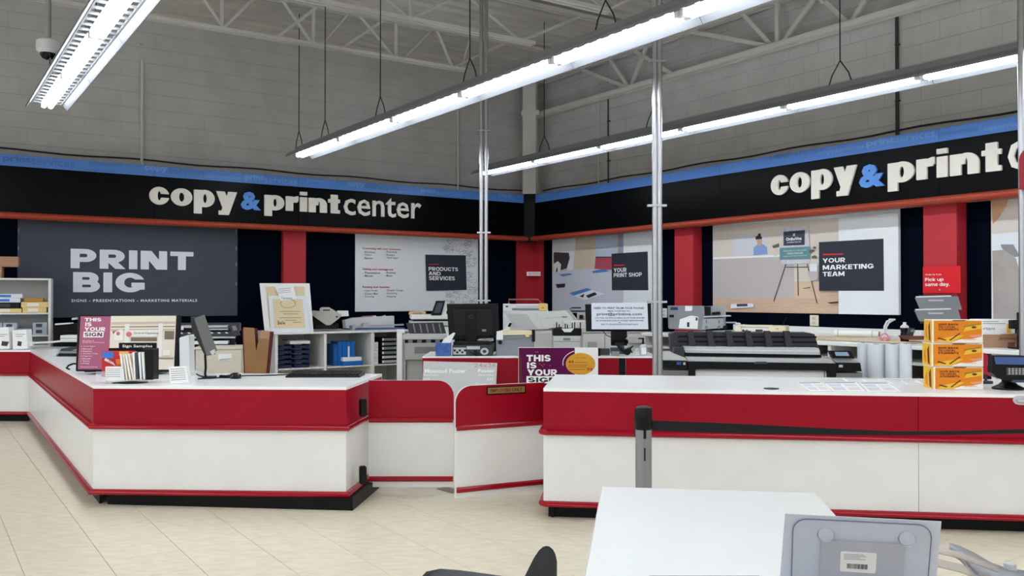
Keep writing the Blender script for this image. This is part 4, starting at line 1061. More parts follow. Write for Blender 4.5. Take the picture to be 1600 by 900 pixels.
# ================================================================== left counter top
# framed screen with a sign advert
t = Th('display_screen', 'black framed screen advertising signs on the left counter', 'screen', 196, 585, z=HL, a=-1)
t.o.rotation_euler = (R(-4), 0, R(-1)); t.o.location.z += .014
t.box('bezel', black_pl, 117, 279, 494, 583, 0, .035, .006)
yS = -.002
t.poly('screen_magenta', mat('screen_plum', (158, 84, 112), .4, emit=.12), rect(121, 169, 497, 580) and [(121, 580), (169, 580), (170, 497), (122, 497)], yS, 0)
t.poly('screen_photo', mat('screen_cream', (216, 206, 190), .4, emit=.12), [(169.2, 580), (272, 580), (273, 496), (170, 496.5)], yS, 0)
sc1, sc2, sc3, sc4 = mat('sc_stone', (196, 182, 160), .5), mat('sc_white', (232, 228, 220), .5), mat('sc_dark', (120, 106, 88), .5), mat('sc_rose', (198, 110, 124), .5)
for k, (m, pts) in enumerate(((sc1, [(171, 506), (272, 505), (272, 509), (171, 510)]), (sc3, [(171, 513), (272, 512), (272, 513.5), (171, 514.5)]), (sc1, [(171, 517), (272, 516), (272, 519), (171, 520)]), (sc2, [(193, 509), (200, 509), (200, 560), (192, 560)]), (sc2, [(246, 508), (253, 508), (253, 560), (246, 560)]),
        (sc3, [(203, 530), (244, 530), (244, 536), (203, 536)]), (sc3, [(174, 520), (190, 520), (190, 524), (174, 524)]), (sc3, [(256, 520), (271, 520), (271, 533), (256, 533)]), (sc1, [(171, 560), (272, 560), (272, 564), (171, 564)]), (sc3, [(236, 562), (271, 562), (271, 563.4), (236, 563.4)]),
        (sc2, [(177, 522), (188, 517), (191, 520), (191, 535), (177, 535)]), (sc2, [(193, 519), (252, 518), (252, 528), (193, 529)]), (sc4, disc(183, 524, 3)), (sc4, disc(200, 525, 4.5, 4)), (sc2, [(254, 549), (266, 549), (266, 558), (254, 558)]))):
    t.poly('screen_print', m, pts, -.003-.0005*k, -.0025-.0005*k)
t.text('Grand Opening', 208, 247, 521.5, 525.5, -.0125, sc3, .01)
for s_, xa, xb, y0, y1 in (('THIS', 129, 155, 499.5, 505), ('IS', 130, 140, 506.5, 512.5), ('YOUR', 129, 162, 514, 520)): t.text(s_, xa, xb, y0, y1, -.003, paper, wt=.26)
t.poly('sign_patch', paper, [(127.5, 530), (159, 530), (160, 521), (128, 521)], -.003, -.0025)
t.text('SIGN', 129.5, 157.5, 522.5, 528.5, -.0036, mat('plum_ink', (96, 66, 84), .5), wt=.26)
t.text("It's time to", 127, 145, 534, 536.3, -.003, paper); t.text('great day of Services', 127, 161, 537, 539, -.003, paper)
for k, s_ in enumerate(('Yard Signs', 'Banners', 'Posters', 'Window Clings', 'Magnets', 'Decals', 'Tents', 'Flags')):
    y = 543 + k*3.8; t.text(s_, 128, 131+len(s_)*1.6, y, y+2.2, -.003, paper); t.poly('bullet', paper, disc(125.6, y+1.2, .6, .6, 8), -.003, -.0025)
t.text('Ask an associate for details today', 124.5, 152, 575, 577.5, -.003, paper)
t.zbox('stand_neck', black_pl, 180, 210, 0.01, .2, .04, .09, .008); t.zbox('stand_base', black_pl, 132, 250, 0.004, .018, -.02, .2, .006)
t.tube('cable_loop', black_pl, [(119, 572, .04), (110, 571, .04), (104, 574, .02), (103, 578, .0), (108, 580, .0)], .008)
# sign samples holder
t = Th('brochure_holder', 'black sign samples brochure holder full of booklets on the left counter', 'brochure holder', 196, 599.5, z=HL, a=2)
t.poly('base_disc', black_gl, [(196+22*math.cos(R(k)), 598.6-1.6*math.sin(R(k))) for k in range(0, 360, 20)], 0, .02)
G().lathe([(.11, 0), (.11, .006), (.02, .012)], (.02, .08, 0), 24).build('turntable', black_gl, t.o, smooth=True)
t.box('back_panel', black_pl, 158, 236, 545.5, 595, .13, .15, .003); h = t.box('header', black_pl, 175, 234, 537, 551, .12, .135, .004)
t.text('Sign Samples', 181, 228, 540, 545.5, .1185, paper, .02, par=h)
t.box('side_wing', black_pl, 220, 237, 546, 594, .02, .13, .003)
bk1, bk2, bk3, bk4 = mat('book_blue', (60, 120, 200), .4), mat('book_red', (190, 40, 44), .4), mat('book_orange', (216, 120, 50), .4), mat('book_white', (232, 230, 224), .5)
c_ = t.box('booklet', bk2, 154, 206, 549, 590, .06, .075, .002, label='red and blue sample booklet')
t.poly('cover_photo', bk1, [(155, 560), (172, 561), (173, 551), (156, 550)], .058, .0595, c_); t.poly('cover_photo', bk3, [(177, 572), (188, 572), (190, 562), (176, 562)], .058, .0595, c_); t.poly('cover_photo', mat('book_yellow', (226, 176, 80), .4), [(181, 556), (196, 556), (196, 550), (181, 550)], .058, .0595, c_); t.poly('cover_photo', bk4, [(158, 564), (172, 567), (176, 573), (160, 560)], .0575, .0585, c_)
c_ = t.box('booklet', paper, 165, 192, 573, 595, .0, .03, .002, label='pale leaflets with printed lines')
for k in range(5): t.poly('print_line', ink_grey, [(167, 577+k*3), (188, 577+k*3), (188, 576.3+k*3), (167, 576.3+k*3)], -.0012, -.0004, c_)
cb = mat('book_cream', (232, 220, 196), .5)
for k, x in enumerate((187, 191, 195, 199)):
    t.poly('booklet', cb if k % 2 else paper, [(x+5+k, 594), (x+7.5+k, 594), (x+3, 553), (x, 553.5)], .0, .06)
for k, x in enumerate((206, 210.5, 215, 220)):
    t.poly('booklet', paper if k != 1 else slate, [(x+3.5, 593), (x+5.4, 593), (x+3.4, 550), (x+.2, 551)], .0, .06)
t.box('clear_pocket', acrylic, 152, 167, 580, 596, -.02, -.015, .001)
# tent card
t = Th('tent_card', 'small white printed tent card at the front of the left counter', 'card', 281, 600, z=HL, a=-3)
t.poly('front_leaf', paper, [(266.5, 600), (295.5, 597.5), (290, 572.5), (263, 574)], 0, .004)
for k in range(6): t.poly('print_line', ink_grey, [(267.5-k*.3, 594.5-k*3.4), (291-k*.5, 592.6-k*3.2), (291-k*.5, 591.9-k*3.2), (267.5-k*.3, 593.6-k*3.4)], -.0012, -.0004)
t.poly('back_leaf', paper, [(267, 600), (296, 598), (290, 572.5), (263, 574)], .05, .054)
# touch screen terminal seen from its side
t = Th('touch_terminal', 'grey touch screen terminal seen from behind on a thin black stand', 'terminal', 319, 592, z=HL)
t.poly('back_shell', mat('shell_grey', (104, 104, 100), .5), [(303, 498), (317, 492), (337, 548), (323, 556)], .0, .03)
t.poly('screen_edge', mat('shell_dark', (40, 40, 42), .5), [(297, 495), (303, 497), (323.4, 556), (318, 553), (299, 515)], .004, .2)
t.poly('card_reader', light_grey, [(330, 549), (336, 545.5), (337, 551), (333, 555)], -.03, .0)
t.tube('stem', black_pl, [(317, 554, .05), (318, 575, .05), (317, 585, .05), (319, 592, .05)], .010)
t.zbox('foot', black_pl, 314, 330, 0, .012, .0, .14, .004); t.tube('cable', black_pl, [(319, 590, .05), (305, 589, .1), (296, 587.5, .16)], .006)
t = Th('white_box', 'tall narrow white box behind the touch terminal', 'box', 288, 588, z=HL)
t.poly('carton', white_pl, [(281, 588), (296.5, 588), (295, 525), (280, 529)], .0, .12); t.poly('flap', paper, [(280, 529), (295, 525), (294, 523.5), (281, 527.5)], .0, .12)
# keyboard
kb0 = P(446, 590, z=HL)
t = T('keyboard', 'black computer keyboard at the right end of the left counter', 'keyboard', (kb0.x, kb0.y, HL), 1)
wk = 116*kb0.y/F
G().prism([(0, 0), (.26, 0), (.26, .03), (.0, .012)], 'x', 0, wk).build('case', black_pl, t)
for r_ in range(5):
    for c_ in range(15):
        w_ = wk/15.6; G().box(.012+c_*w_, .012+(c_+.86)*w_, .03+r_*.042, .066+r_*.042, .014+r_*.003, .024+r_*.003+.002).build('key', black_pl, t)
# mouse and cable
m0 = P(368, 591, z=HL)
t = T('computer_mouse', 'black mouse with coiled cable on the left counter', 'mouse', (m0.x, m0.y, HL), 20)
G().lathe([(.06, 0), (.064, .014), (.055, .032), (.03, .042), (.004, .045)], n=18).build('body', black_gl, t, smooth=True); t.children[0].scale = (.75, 1.15, 1)
G().tube([(-.05-.03*k*.3 + .02*math.sin(k), .05+.015*math.cos(k*1.3), .012) for k in range(7)], .013, 6).build('cable_bundle', black_pl, t, smooth=True)
G().tube([(.02, .07, .01), (.1, .13, .008), (.2, .12, .006), (.36, .13, .006), (.42, .15, .006)], .005, 5).build('cable', black_pl, t, smooth=True)
G().tube([(-.05, .05, .01), (-.15, .0, .006), (-.28, -.02, .006)], .005, 5).build('cable', black_pl, t, smooth=True)
# black stapler-like trimmer left of the screen
t = Th('paper_punch', 'black desktop paper punch left of the framed screen', 'punch', 105, 557, z=HL)
t.box('base', black_pl, 87, 128, 553, 557, 0, .2, .008); t.poly('arm', dark_grey, [(88, 552), (92, 545), (125, 540), (128, 543), (96, 550)], .05, .12); t.box('cushion', mid_grey, 90, 122, 549, 553, .02, .18, .006); t.box('clear_guard', acrylic, 82, 91, 545, 556, -.02, .0, .002)
# boxed gadgets on the far end
for xa, xb, yt, lab in ((-6, 15, 511, 'white gadget box at the left picture edge'), (19, 43, 515, 'white gadget box second from the left picture edge')):
    t = Th('gadget_box', lab, 'box', (xa+xb)/2, 546.5, D=10.86, zb=HL, group='gadget boxes')
    t.poly('carton', paper, [(xa+1, 546), (xb, 545), (xb-2, yt), (xa, yt+1)], 0, .12)
    t.poly('device_print', dark_grey, [(xa+8, 540), (xb-10 if xa > 0 else xb-4, 541), (xb-9 if xa > 0 else xb-1, 534), (xa+9, 533)], -.002, -.0005)
    t.poly('text_print', ink_grey, [(xa+6, 523), (xb-4, 523), (xb-4, 522.2), (xa+6, 522.2)], -.002, -.0005); t.poly('text_print', ink_grey, [(xa+6, 526), (xb-8, 526), (xb-8, 525.2), (xa+6, 525.2)], -.002, -.0005)
t = Th('charger_block', 'small white charger with cable beside the gadget boxes', 'charger', 46, 546, D=10.9, zb=HL)
t.box('body', white_pl, 43, 50, 534, 541, .0, .05, .006); t.box('lower_body', light_grey, 42, 48, 541, 546.5, 0, .06, .004); t.tube('cable', white_pl, [(49, 536, .02), (70, 535.5, .1), (90, 533.5, .15), (117, 533, .2)], .012)

# ================================================================== shelf by the left wall
sp = P(79.5, 540, D=12.0)
SA = 24
t = T('shelf_unit', 'white open shelf unit at the left picture edge', 'shelf', (sp.x, sp.y, 0), SA)
WS = .98; zt_ = P(79, 435, D=12.0).z; k_ = 12.0/F
zs = [1.5-(y-465)*k_ for y in (488.5, 523)]
for x in (-.035, -WS): box('side_panel', t, white_lam, x, x+.035, 0, .42, 0, zt_, .003)
box('top_board', t, white_lam, -WS+.035, -.036, 0, .42, zt_-.025, zt_, .003)
for z in zs + [.86]: box('shelf_board', t, white_lam, -WS+.036, -.036, .01, .41, z-.022, z, .002)
box('back_board', t, light_grey, -WS+.036, -.036, .411, .42, .0, zt_-.026, 0)
def shelfbox(lab, cat, m, xa, xb, yt, yb, zb, strip=None, grp=None, nm='paper_box', d0=.03, dep=.25):
    D = 12.05; xx0 = (xa-79.5)*D/F; xx1 = (xb-79.5)*D/F; h = (yb-yt)*D/F
    q = t.matrix_basis @ Vector(((xx0+xx1)/2, d0, 0))
    o = T(nm, lab, cat, (q.x, q.y, zb), SA, grp); w_ = (xx1-xx0)/2
    box('carton', o, m, -w_, w_, 0, dep, 0, h, .004)
    if strip: box('label_patch', o, strip, -w_*.55, w_*.3, -.002, 0, h*.25, h*.8, 0)
    return o, h
pb_, yb_ = mat('ream_white', (226, 228, 236), .5), mat('ream_yellow', (232, 206, 140), .5)
z0 = zs[0]+.001
_, h1 = shelfbox('yellow wrapped paper ream at the back left of the shelf', 'ream', yb_, -6, 39, 482, 488.5, z0, paper, 'paper reams on the shelf')
shelfbox('yellow wrapped paper ream at the right of the shelf, lowest', 'ream', yb_, 40, 73, 480.5, 488.5, z0, paper, 'paper reams on the shelf')
_, h2 = shelfbox('dark flat tray between the white and yellow reams', 'tray', black_pl, 0, 36, 473, 482, z0+h1+.001, dark_grey)
_, h3 = shelfbox('white ream with blue label, lower of the two', 'ream', pb_, -4, 37, 466, 472.5, z0+h1+h2+.002, bk1, 'paper reams on the shelf')
shelfbox('white ream with blue label, upper of the two', 'ream', pb_, -4, 40, 459, 465.5, z0+h1+h2+h3+.003, bk1, 'paper reams on the shelf')
hb = 8*11.8/F
shelfbox('yellow wrapped paper ream at the right of the shelf, upper', 'ream', yb_, 38, 75, 468.5, 477, z0+hb+.002, paper, 'paper reams on the shelf', d0=.04)
shelfbox('bunch of orange packets on the upper yellow ream', 'packets', mat('packet_orange', (196, 140, 60), .6, var=.3, vs=60), 42, 68, 463, 468.4, z0+hb*2+.012, None, d0=.06)
z1_ = zs[1]+.001; gb_ = mat('small_carton', (178, 184, 196), .5)
for k, (xa, xb, lv) in enumerate(((-8, 14, 0), (15, 33, 0), (34, 52, 0), (54, 74, 0), (-6, 13, 1), (14, 33, 1), (54, 74, 1))):
    nm_ = ('first', 'second', 'third', 'fourth')[(k if lv == 0 else {4: 0, 5: 1, 6: 3}[k])]
    shelfbox('grey ink carton on the lower shelf, %s row, %s place' % ('bottom' if lv == 0 else 'top', nm_), 'carton', gb_, xa, xb, 513, 522.5, z1_+lv*9.6*11.8/F, slate, 'grey ink cartons', 'ink_carton')
for lab, xa, xb, yt, yb, zb, m in (('brown carton lying on top of the white shelf unit', -12, 12, 417, 434.5, zt_+.001, cardboard2), ('wide brown carton lid above the brown carton', -12, 34, 401, 416.5, zt_+.152, cardboard2)):
    shelfbox(lab, 'carton', m, xa, xb, yt, yb, zb, None, 'cartons on the shelf', 'cardboard_carton')
# dark clutter shelf between the shelf unit and the screen
t = Th('black_cabinet', 'black low cabinet behind the counter right of the white shelf', 'cabinet', 105, 560, D=11.6, zb=0, a=20)
t.box('body', kick_m, 86, 122, 506, 545, 0, .4, .01); t.box('shelf_lip', black_pl, 86, 122, 517, 519, -.02, 0, .002)
t = Th('paper_ream', 'white paper ream in front of the black cabinet', 'ream', 106, 534.5, D=11.3)
t.box('stack', paper, 94, 119, 524, 534.5, 0, .2, .004); t.box('band', light_grey, 94, 119, 528, 529.5, -.002, 0, 0)
t = Th('small_trimmer', 'white bar lying on the black cabinet', 'trimmer', 98, 508, D=11.4); t.poly('bar', white_pl, [(86, 508), (110, 506), (110, 504), (86, 505.6)], 0, .08); t.poly('grip', light_grey, [(112, 500), (120, 499), (120, 496), (112, 497)], 0, .05)

# ================================================================== plotter, bin and cardboard behind the left counter
t = Th('storage_bin', 'beige storage cabinet with a taped note behind the left counter', 'cabinet', 342, 560, D=10.2, zb=0, a=12)
t.box('body', beige_pl, 308, 375, 546, 640, 0, .5, .006); t.box('lid', beige_pl, 306, 377, 542.5, 546, -.015, .52, .004)
t.box('taped_note', paper, 341, 361, 553, 563, -.003, -.0005, 0); t.poly('note_line', ink, [(343, 562.5), (360, 561), (360, 560.3), (343, 561.8)], -.0042, -.0034)
zb_ = t.zb + t.Z(542.5)
t = Th('wide_printer', 'black and silver wide format printer on the beige cabinet', 'printer', 325, 544, D=10.6, zb=zb_+.012, a=12)
t.box('rear_body', dark_grey, 272, 368, 506, 520, .25, .5, .01); t.box('top_cover', silver, 278, 352, 509, 513, .15, .25, .004); t.box('upper_bar', silver, 322, 353, 514, 516.5, .1, .15, .003); t.box('front_bar', silver, 274, 365, 526, 529, .0, .06, .006); t.box('paper_tray', white_pl, 280, 354, 533, 538, .0, .2, .004)
t.box('bed', dark_grey, 274, 366, 519, 526, .06, .3, .004); t.box('lower_body', black_pl, 276, 362, 538, 544, .05, .4, .006)
t.poly('control_panel', dark_grey, [(355, 508), (366, 506), (372, 524), (362, 526)], .0, .05); t.poly('panel_screen', mid_grey, [(360, 510), (365, 509), (368, 516), (362, 517)], -.004, -.001); t.box('leg', black_pl, 358, 364, 526, 544, .02, .08, .004); t.box('sticker', paper, 277, 287, 510, 516, .12, .14, .002)
for k in range(7): t.poly('paper_mark', paper, [(284+k*11, 521.5), (288+k*11, 521.5), (286+k*11, 519.5), (283+k*11, 519.5)], .055, .059)
t = Th('cardboard_letter', 'brown cardboard letter v standing behind the left counter', 'letter', 398, 582, D=8.9, zb=0)
g_ = t.poly('front_face', cardboard, [(380, 511.5), (397, 512.5), (400, 549), (407, 516), (422, 518), (410, 640), (385, 640)], 0, .006)
t.poly('core', mat('maroon_edge', (92, 14, 26), .6), [(378, 514), (397, 513.5), (400, 549), (407, 517), (423, 519), (411, 640), (383, 640)], .007, .11)
t.poly('tape_fold', cardboard2, [(406, 529), (420, 530), (422, 518), (407, 516)], -.003, -.0005)

# ================================================================== cubby cabinet along the left wall
CP_ = WL_.off(1.15); cx0, cx1, cx2, cx3 = CP_.t(430), CP_.t(506.5), CP_.t(580), CP_.t(640)
q = CP_.at(cx0)
t = T('cubby_cabinet', 'white open cubby cabinet along the left wall', 'cabinet', (q.x, q.y, 0), AL)
wv = [0, cx1-cx0, cx2-cx0, cx3-cx0]; zsb = .42
for i, x in enumerate(wv): box('divider' if 0 < i < 3 else 'side_panel', t, white_lam, x-.0, x+(.045 if i in (0, 1) else .06), 0, 1.1, 0, ZWL-.03, .003)
box('top_board', t, white_lam, -.02, wv[3]+.08, -.02, 1.12, ZWL-.03, ZWL, .004)
box('back_board', t, white_lam, .05, wv[3], .85, .87, .02, ZWL-.031, 0)
for a_, b_ in zip(wv[:-1], wv[1:]): box('shelf_board', t, white_lam, a_+.062, b_-.001, .02, .84, zsb-.02, zsb, .002)
CUB = t
def cub(x, y): return CUB.matrix_basis @ Vector((x, y, 0))
tray_m = mat('navy_tray', (24, 38, 78), .4)
for c_, (xa, xb) in enumerate(((438, 461), (463, 489))):
    for r_ in range(5):
        xl, xr = CP_.t(xa)-cx0+.02, CP_.t(xb)-cx0-.01; p_ = cub((xl+xr)/2, .12); h_ = (xr-xl)/2
        o = T('paper_tray', 'navy paper tray, %s column, level %s from the shelf' % (('left', 'right')[c_], ('one', 'two', 'three', 'four', 'five')[r_]), 'tray', (p_.x, p_.y, zsb+.002+r_*.073), AL, 'navy paper trays')
        box('tray_floor', o, tray_m, -h_, h_, 0, .3, 0, .008, .001); box('tray_wall', o, tray_m, -h_, -h_+.008, 0, .3, .008, .06, .001); box('tray_wall', o, tray_m, h_-.008, h_, 0, .3, .008, .06, .001); box('tray_lip', o, tray_m, -h_, h_, -.01, 0, .0, .045, .003)
        box('label_slot', o, dark_grey, -.05, .05, -.014, -.011, .015, .035, 0); box('paper_sheets', o, mat('tray_paper', (70, 80, 110), .6), -h_+.012, h_-.012, .01, .29, .009, .04, 0)
p_ = cub(CP_.t(473)-cx0, .1)
o = T('paper_stack', 'white paper stack on the navy trays', 'paper', (p_.x, p_.y, zsb+.002+5*.073), AL); box('sheets', o, paper, -.16, .16, 0, .3, 0, .045, .002); box('folder', o, mid_grey, -.18, .12, .02, .3, .046, .062, .002)
bin_m, bin_l = mat('blue_binder', (20, 104, 186), .4), mat('blue_binder_dark', (34, 84, 150), .4)
xl = CP_.t(523)-cx0; xr = CP_.t(560)-cx0
for k in range(5):
    w_ = (xr-xl-.03)/5; p_ = cub(xl+w_*(k+.5)+.03, .12)
    o = T('ring_binder', 'blue ring binder standing in the cubby, %s from the left' % ('first', 'second', 'third', 'fourth', 'fifth')[k], 'binder', (p_.x, p_.y, zsb+.002), AL, 'blue ring binders'); box('cover', o, bin_l if k == 0 else bin_m, -w_/2+.002, w_/2-.002, 0, .3, 0, .38 if k else .34, .004)
    box('spine_label', o, paper2 if k == 3 else bin_m, -w_/5, w_/5, -.002, 0, .08, .3, 0)
p_ = cub(CP_.t(560)-cx0-.03, -.0+.02); o = T('blue_box', 'flat blue box before the ring binders', 'box', (p_.x, p_.y, zsb+.002), AL); box('carton', o, bin_m, -.22, .12, 0, .09, 0, .07, .004)
o = T('paper_pad', 'white paper pad on the flat blue box', 'paper', (p_.x, p_.y, zsb+.074), AL); box('sheets', o, paper, -.22, .1, 0, .09, 0, .06, .003)
p_ = cub(CP_.t(587)-cx0+.03, .06); o = T('paper_stack', 'tall white paper stack beside the black drawers', 'paper', (p_.x, p_.y, zsb+.002), AL)
for k in range(8): box('ream', o, paper, -.045, .045, 0, .3, k*.045, k*.045+.043, .002)
for k in range(6):
    p_ = cub(CP_.t(612)-cx0, .08); o = T('stacking_tray', 'black stacking drawer with grey front, level %s from the bottom' % ('one', 'two', 'three', 'four', 'five', 'six')[k], 'drawer', (p_.x, p_.y, zsb+.002+k*.072), AL, 'black stacking drawers')
    box('case', o, black_pl, -.15, .15, 0, .3, 0, .068, .003); box('front_label', o, mid_grey if k > 1 else light_grey, -.10, .13, -.006, 0, .015, .055, .002); box('label_end', o, paper, -.13, -.102, -.006, 0, .015, .055, .001)
# on the cubby cabinet
pl = CP_.off(-.15); a_, z_ = pl.tz(452, 519); q = pl.at(a_)
t = Th('framed_certificate', 'white framed certificates leaning together on the cubby cabinet', 'certificate', 452, 519, D=q.y, zb=ZWL+.002, a=14)
t.o.rotation_euler = (R(-5), 0, R(14))
cert = mat('parchment', (224, 208, 168), .6)
t.poly('back_frame', paper, [(416, 519), (488, 519), (482, 442), (408, 442)], .03, .05); t.poly('back_sheet', cert, [(423, 512), (479, 512), (474, 447), (417, 447)], .0285, .0298)
t.poly('front_frame', paper2, [(425, 519), (483, 519), (476, 462), (421, 462)], .0, .016); t.poly('front_sheet', cert, [(430, 513), (476, 513), (471, 467), (427, 467)], -.0012, -.0002)
n_ = t.poly('taped_note', paper, [(440, 470.5), (463, 467), (457, 444), (430, 447)], -.006, -.004)
t.text('Terrence', 440, 456, 463.5, 467.5, -.0068, ink, 0, n_)
for k in range(3): t.poly('note_line', ink_grey, [(435, 452+k*3), (454, 450+k*3), (454, 449.4+k*3), (435, 451.4+k*3)], -.0068, -.0062, n_)
G().tube([(t.X(450+11*math.cos(R(k))), -.003, t.Z(474+7*math.sin(R(k)))) for k in range(0, 361, 15)], .004, 4).build('seal_ring', mat('seal_ink', (150, 134, 108), .6), t.o)
for k, (xa, xb, y) in enumerate(((438, 468, 487), (443, 465, 491), (438, 469, 497), (445, 462, 501), (457, 470, 504), (436, 446, 506))): t.poly('text_print', mat('seal_ink', (0, 0, 0)), [(xa, y), (xb, y), (xb, y-.9), (xa, y-.9)], -.0024, -.0016)
t.text('Belle', 435, 446, 501, 507, -.0024, ink)
p = CP_.off(-.3).at(CP_.t(517)); 
t = Th('binding_punch', 'grey diamond shaped binding punch plate on a black base', 'punch', 514, 513.5, D=p.y, zb=ZWL+.001, a=10)
t.box('base', black_pl, 492, 528, 506, 514, 0, .25, .01); t.poly('back_wedge', black_pl, [(490, 508), (526, 508), (516, 497), (492, 490)], .06, .16)
t.poly('punch_plate', mat('punch_grey', (186, 182, 174), .4), [(487, 488), (490, 485), (500, 486), (500, 482), (503, 480), (514, 480), (533, 492), (530, 497), (516, 508), (510, 508), (488, 492)], -.03, .03)
t.poly('slot', black_pl, [(505, 485.5), (515.5, 485.5), (515.5, 483.8), (505, 483.8)], -.034, -.031); t.poly('hole', black_pl, disc(526, 495, 1.6, 1.4, 10), -.034, -.031); t.poly('label_card', paper, [(528, 495), (544, 494), (543, 485.5), (526, 485.5)], .05, .06)
for k, (x, y) in enumerate(((498, 491), (512, 505), (525, 489))): t.poly('screw', light_grey, disc(x, y, .8, .7, 8), -.034, -.031)
p = CP_.off(-.45).at(CP_.t(590))
t = Th('rotary_trimmer', 'long blue and silver rotary paper trimmer on the cubby cabinet', 'trimmer', 590, 517, D=p.y+.0, zb=ZWL+.001, a=AL)
t.ca = 1.25
t.poly('bed', mat('trimmer_blue', (70, 96, 150), .4), [(540, 517), (650, 517), (650, 513), (540, 514)], 0, .5); t.poly('rail', silver, [(540, 511.5), (650, 509.5), (650, 507), (540, 509)], .05, .09); t.poly('cutter_head', light_grey, [(560, 511), (573, 510), (571, 504), (562, 505)], .02, .12); t.poly('end_block', silver, [(537, 517), (543, 517), (543, 507), (537, 508)], .0, .12)
p = CP_.off(-.85).at(CP_.t(585))
t = Th('paper_bin', 'long low white tray against the left wall', 'tray', 585, 512, D=p.y, zb=ZWL+.001, a=AL)
t.ca = 1.2
t.poly('tray_body', white_pl, [(528, 512), (626, 512), (626, 494), (545, 496), (526, 500)], 0, .12)
for xa, xb, m in ((561, 586, cardboard2), (583, 590, paper), (604, 610, paper)): t.poly('slip', m, [(xa, 498), (xb, 497), (xb, 493), (xa, 494)], .03, .06)

# ================================================================== copiers in the middle
t = Th('copier_finisher', 'grey copier finisher with an open output tray', 'copier', 660, 588, D=12.0, zb=0, a=8)
gm = mat('copier_grey', (168, 168, 164), .5); gm2 = mat('copier_dark', (120, 120, 118), .5)
t.box('left_frame', white_pl, 621, 633, 516, 640, 0, .5, .01); t.box('edge_strip', mid_grey, 629, 632, 520, 640, -.006, 0, .002)
t.box('lower_body', gm, 636, 690, 562, 640, .06, .6, .01); t.poly('output_bin', gm, [(634, 562), (692, 562), (696, 536), (631, 536)], .0, .5); t.box('bin_recess', gm2, 648, 682, 542, 552, -.006, 0, .003); t.box('slot_shadow', black_pl, 632, 694, 531, 537, .03, .5, .003)
for k in range(4): t.box('slot_guide', mid_grey, 638+k*14, 645+k*14, 530, 536, .0, .03, .002)
t.box('middle_deck', light_grey, 630, 697, 523, 530.5, -.02, .5, .006); t.poly('output_tray', dark_grey, [(640, 521.5), (697, 521.5), (692, 504), (635, 505)], .04, .06); 
for k in range(5): t.poly('tray_rib', mid_grey, [(648+k*10, 520), (650+k*10, 520), (647+k*10, 506), (645+k*10, 506)], .034, .039)
t.box('knob', dark_grey, 667, 671, 584, 588, -.01, .06, .004)
t = Th('copier', 'white copier with a tilted control screen behind the grey finisher', 'copier', 668, 560, D=13.3, zb=0, a=8)
t.box('body', white_pl, 643, 710, 510, 640, 0, .7, .02); t.box('scanner_lid', white_pl, 642, 712, 492, 499, -.03, .7, .01); t.box('lid_gap', black_pl, 646, 708, 499, 502, .0, .65, .003); t.box('scanner_bed', light_grey, 641, 712, 502, 509, -.03, .7, .008)
t.poly('panel_arm', white_pl, [(684, 494), (697, 494), (698, 470), (692, 470)], .0, .06); t.poly('control_screen', black_pl, [(673, 493), (689, 493), (695, 470), (681, 470)], -.03, .0); t.poly('screen_glass', slate, [(677, 489), (687, 489), (692, 473), (683, 473)], -.032, -.0305)
t = Th('wooden_tray', 'tan tray standing on the copier lid', 'tray', 651, 491.5, D=13.6); t.poly('tray_back', mat('tan_tray', (206, 176, 138), .6), [(640, 491.5), (664, 491.5), (665, 488), (662, 486), (640, 487), (638, 490)], .0, .1); t.poly('tray_grid', cardboard2, [(646, 491), (660, 491), (660, 488), (645, 488.5)], -.004, -.0008)
t = Th('book_scanner', 'large white copier with raised feeder behind the desk', 'copier', 840, 560, D=13.4, zb=0, a=-10)
wg = mat('copier_white', (214, 214, 210), .45)
t.box('body', wg, 795, 902, 516, 640, 0, .7, .02); t.poly('left_feeder', wg, [(800, 514), (850, 514), (836, 488), (787, 488)], -.05, .2); t.poly('feeder_face', light_grey, [(803, 512), (840, 513), (824, 491), (792, 490)], -.054, -.0505); t.poly('lid', wg, [(850, 514), (902, 507), (884, 485), (836, 488)], -.02, .5); t.poly('lid_groove', light_grey, [(852, 498), (886, 495), (885, 493.8), (851, 496.8)], -.024, -.0205); t.box('handle', mid_grey, 878, 886, 494, 496, -.03, -.02, .002)
t.box('front_door', light_grey, 836, 862, 520, 546, -.01, 0, .004); t.poly('paper_tray', paper, [(788, 518), (797, 518), (802, 505), (797, 503)], -.1, -.05); t.poly('paper_guide', black_pl, [(795, 510), (799, 511), (802, 505), (798, 504)], -.104, -.1005)
t = Th('label_printer', 'white slim printer with yellow sticker and clear tray before the corner', 'printer', 820, 485, D=14.2)
t.box('body', white_pl, 787, 856, 475, 486, 0, .3, .006); t.box('slot', mid_grey, 800, 845, 481.5, 484.5, -.006, 0, .002); t.box('front_strip', silver, 806, 842, 476.5, 479.5, -.008, 0, .003); t.box('end_cap', white_pl, 786, 798, 474.5, 486.5, -.012, 0, .004); t.box('button', slate, 790, 794, 477.5, 480, -.016, -.0121, .001); t.box('yellow_sticker', mat('sticker_yellow', (236, 208, 120), .6), 842, 854, 474, 485.5, -.012, -.001, .002)
t.text('ok', 845, 851, 479, 482.5, -.0128, mat('orange_ink', (220, 130, 30), .6), .02)
G().tube([(t.X(795), .1, t.Z(475)), (t.X(795), .1, t.Z(468)), (t.X(842), .1, t.Z(468)), (t.X(846), .1, t.Z(475))], .012, 6).build('wire_tray', mat('wire_brown', (140, 96, 80), .5), t.o)
t.zb_lo = 0; G().box(t.X(786), t.X(857), .0, .3, -t.zb, 0-.001).build('stand', white_pl, t.o)
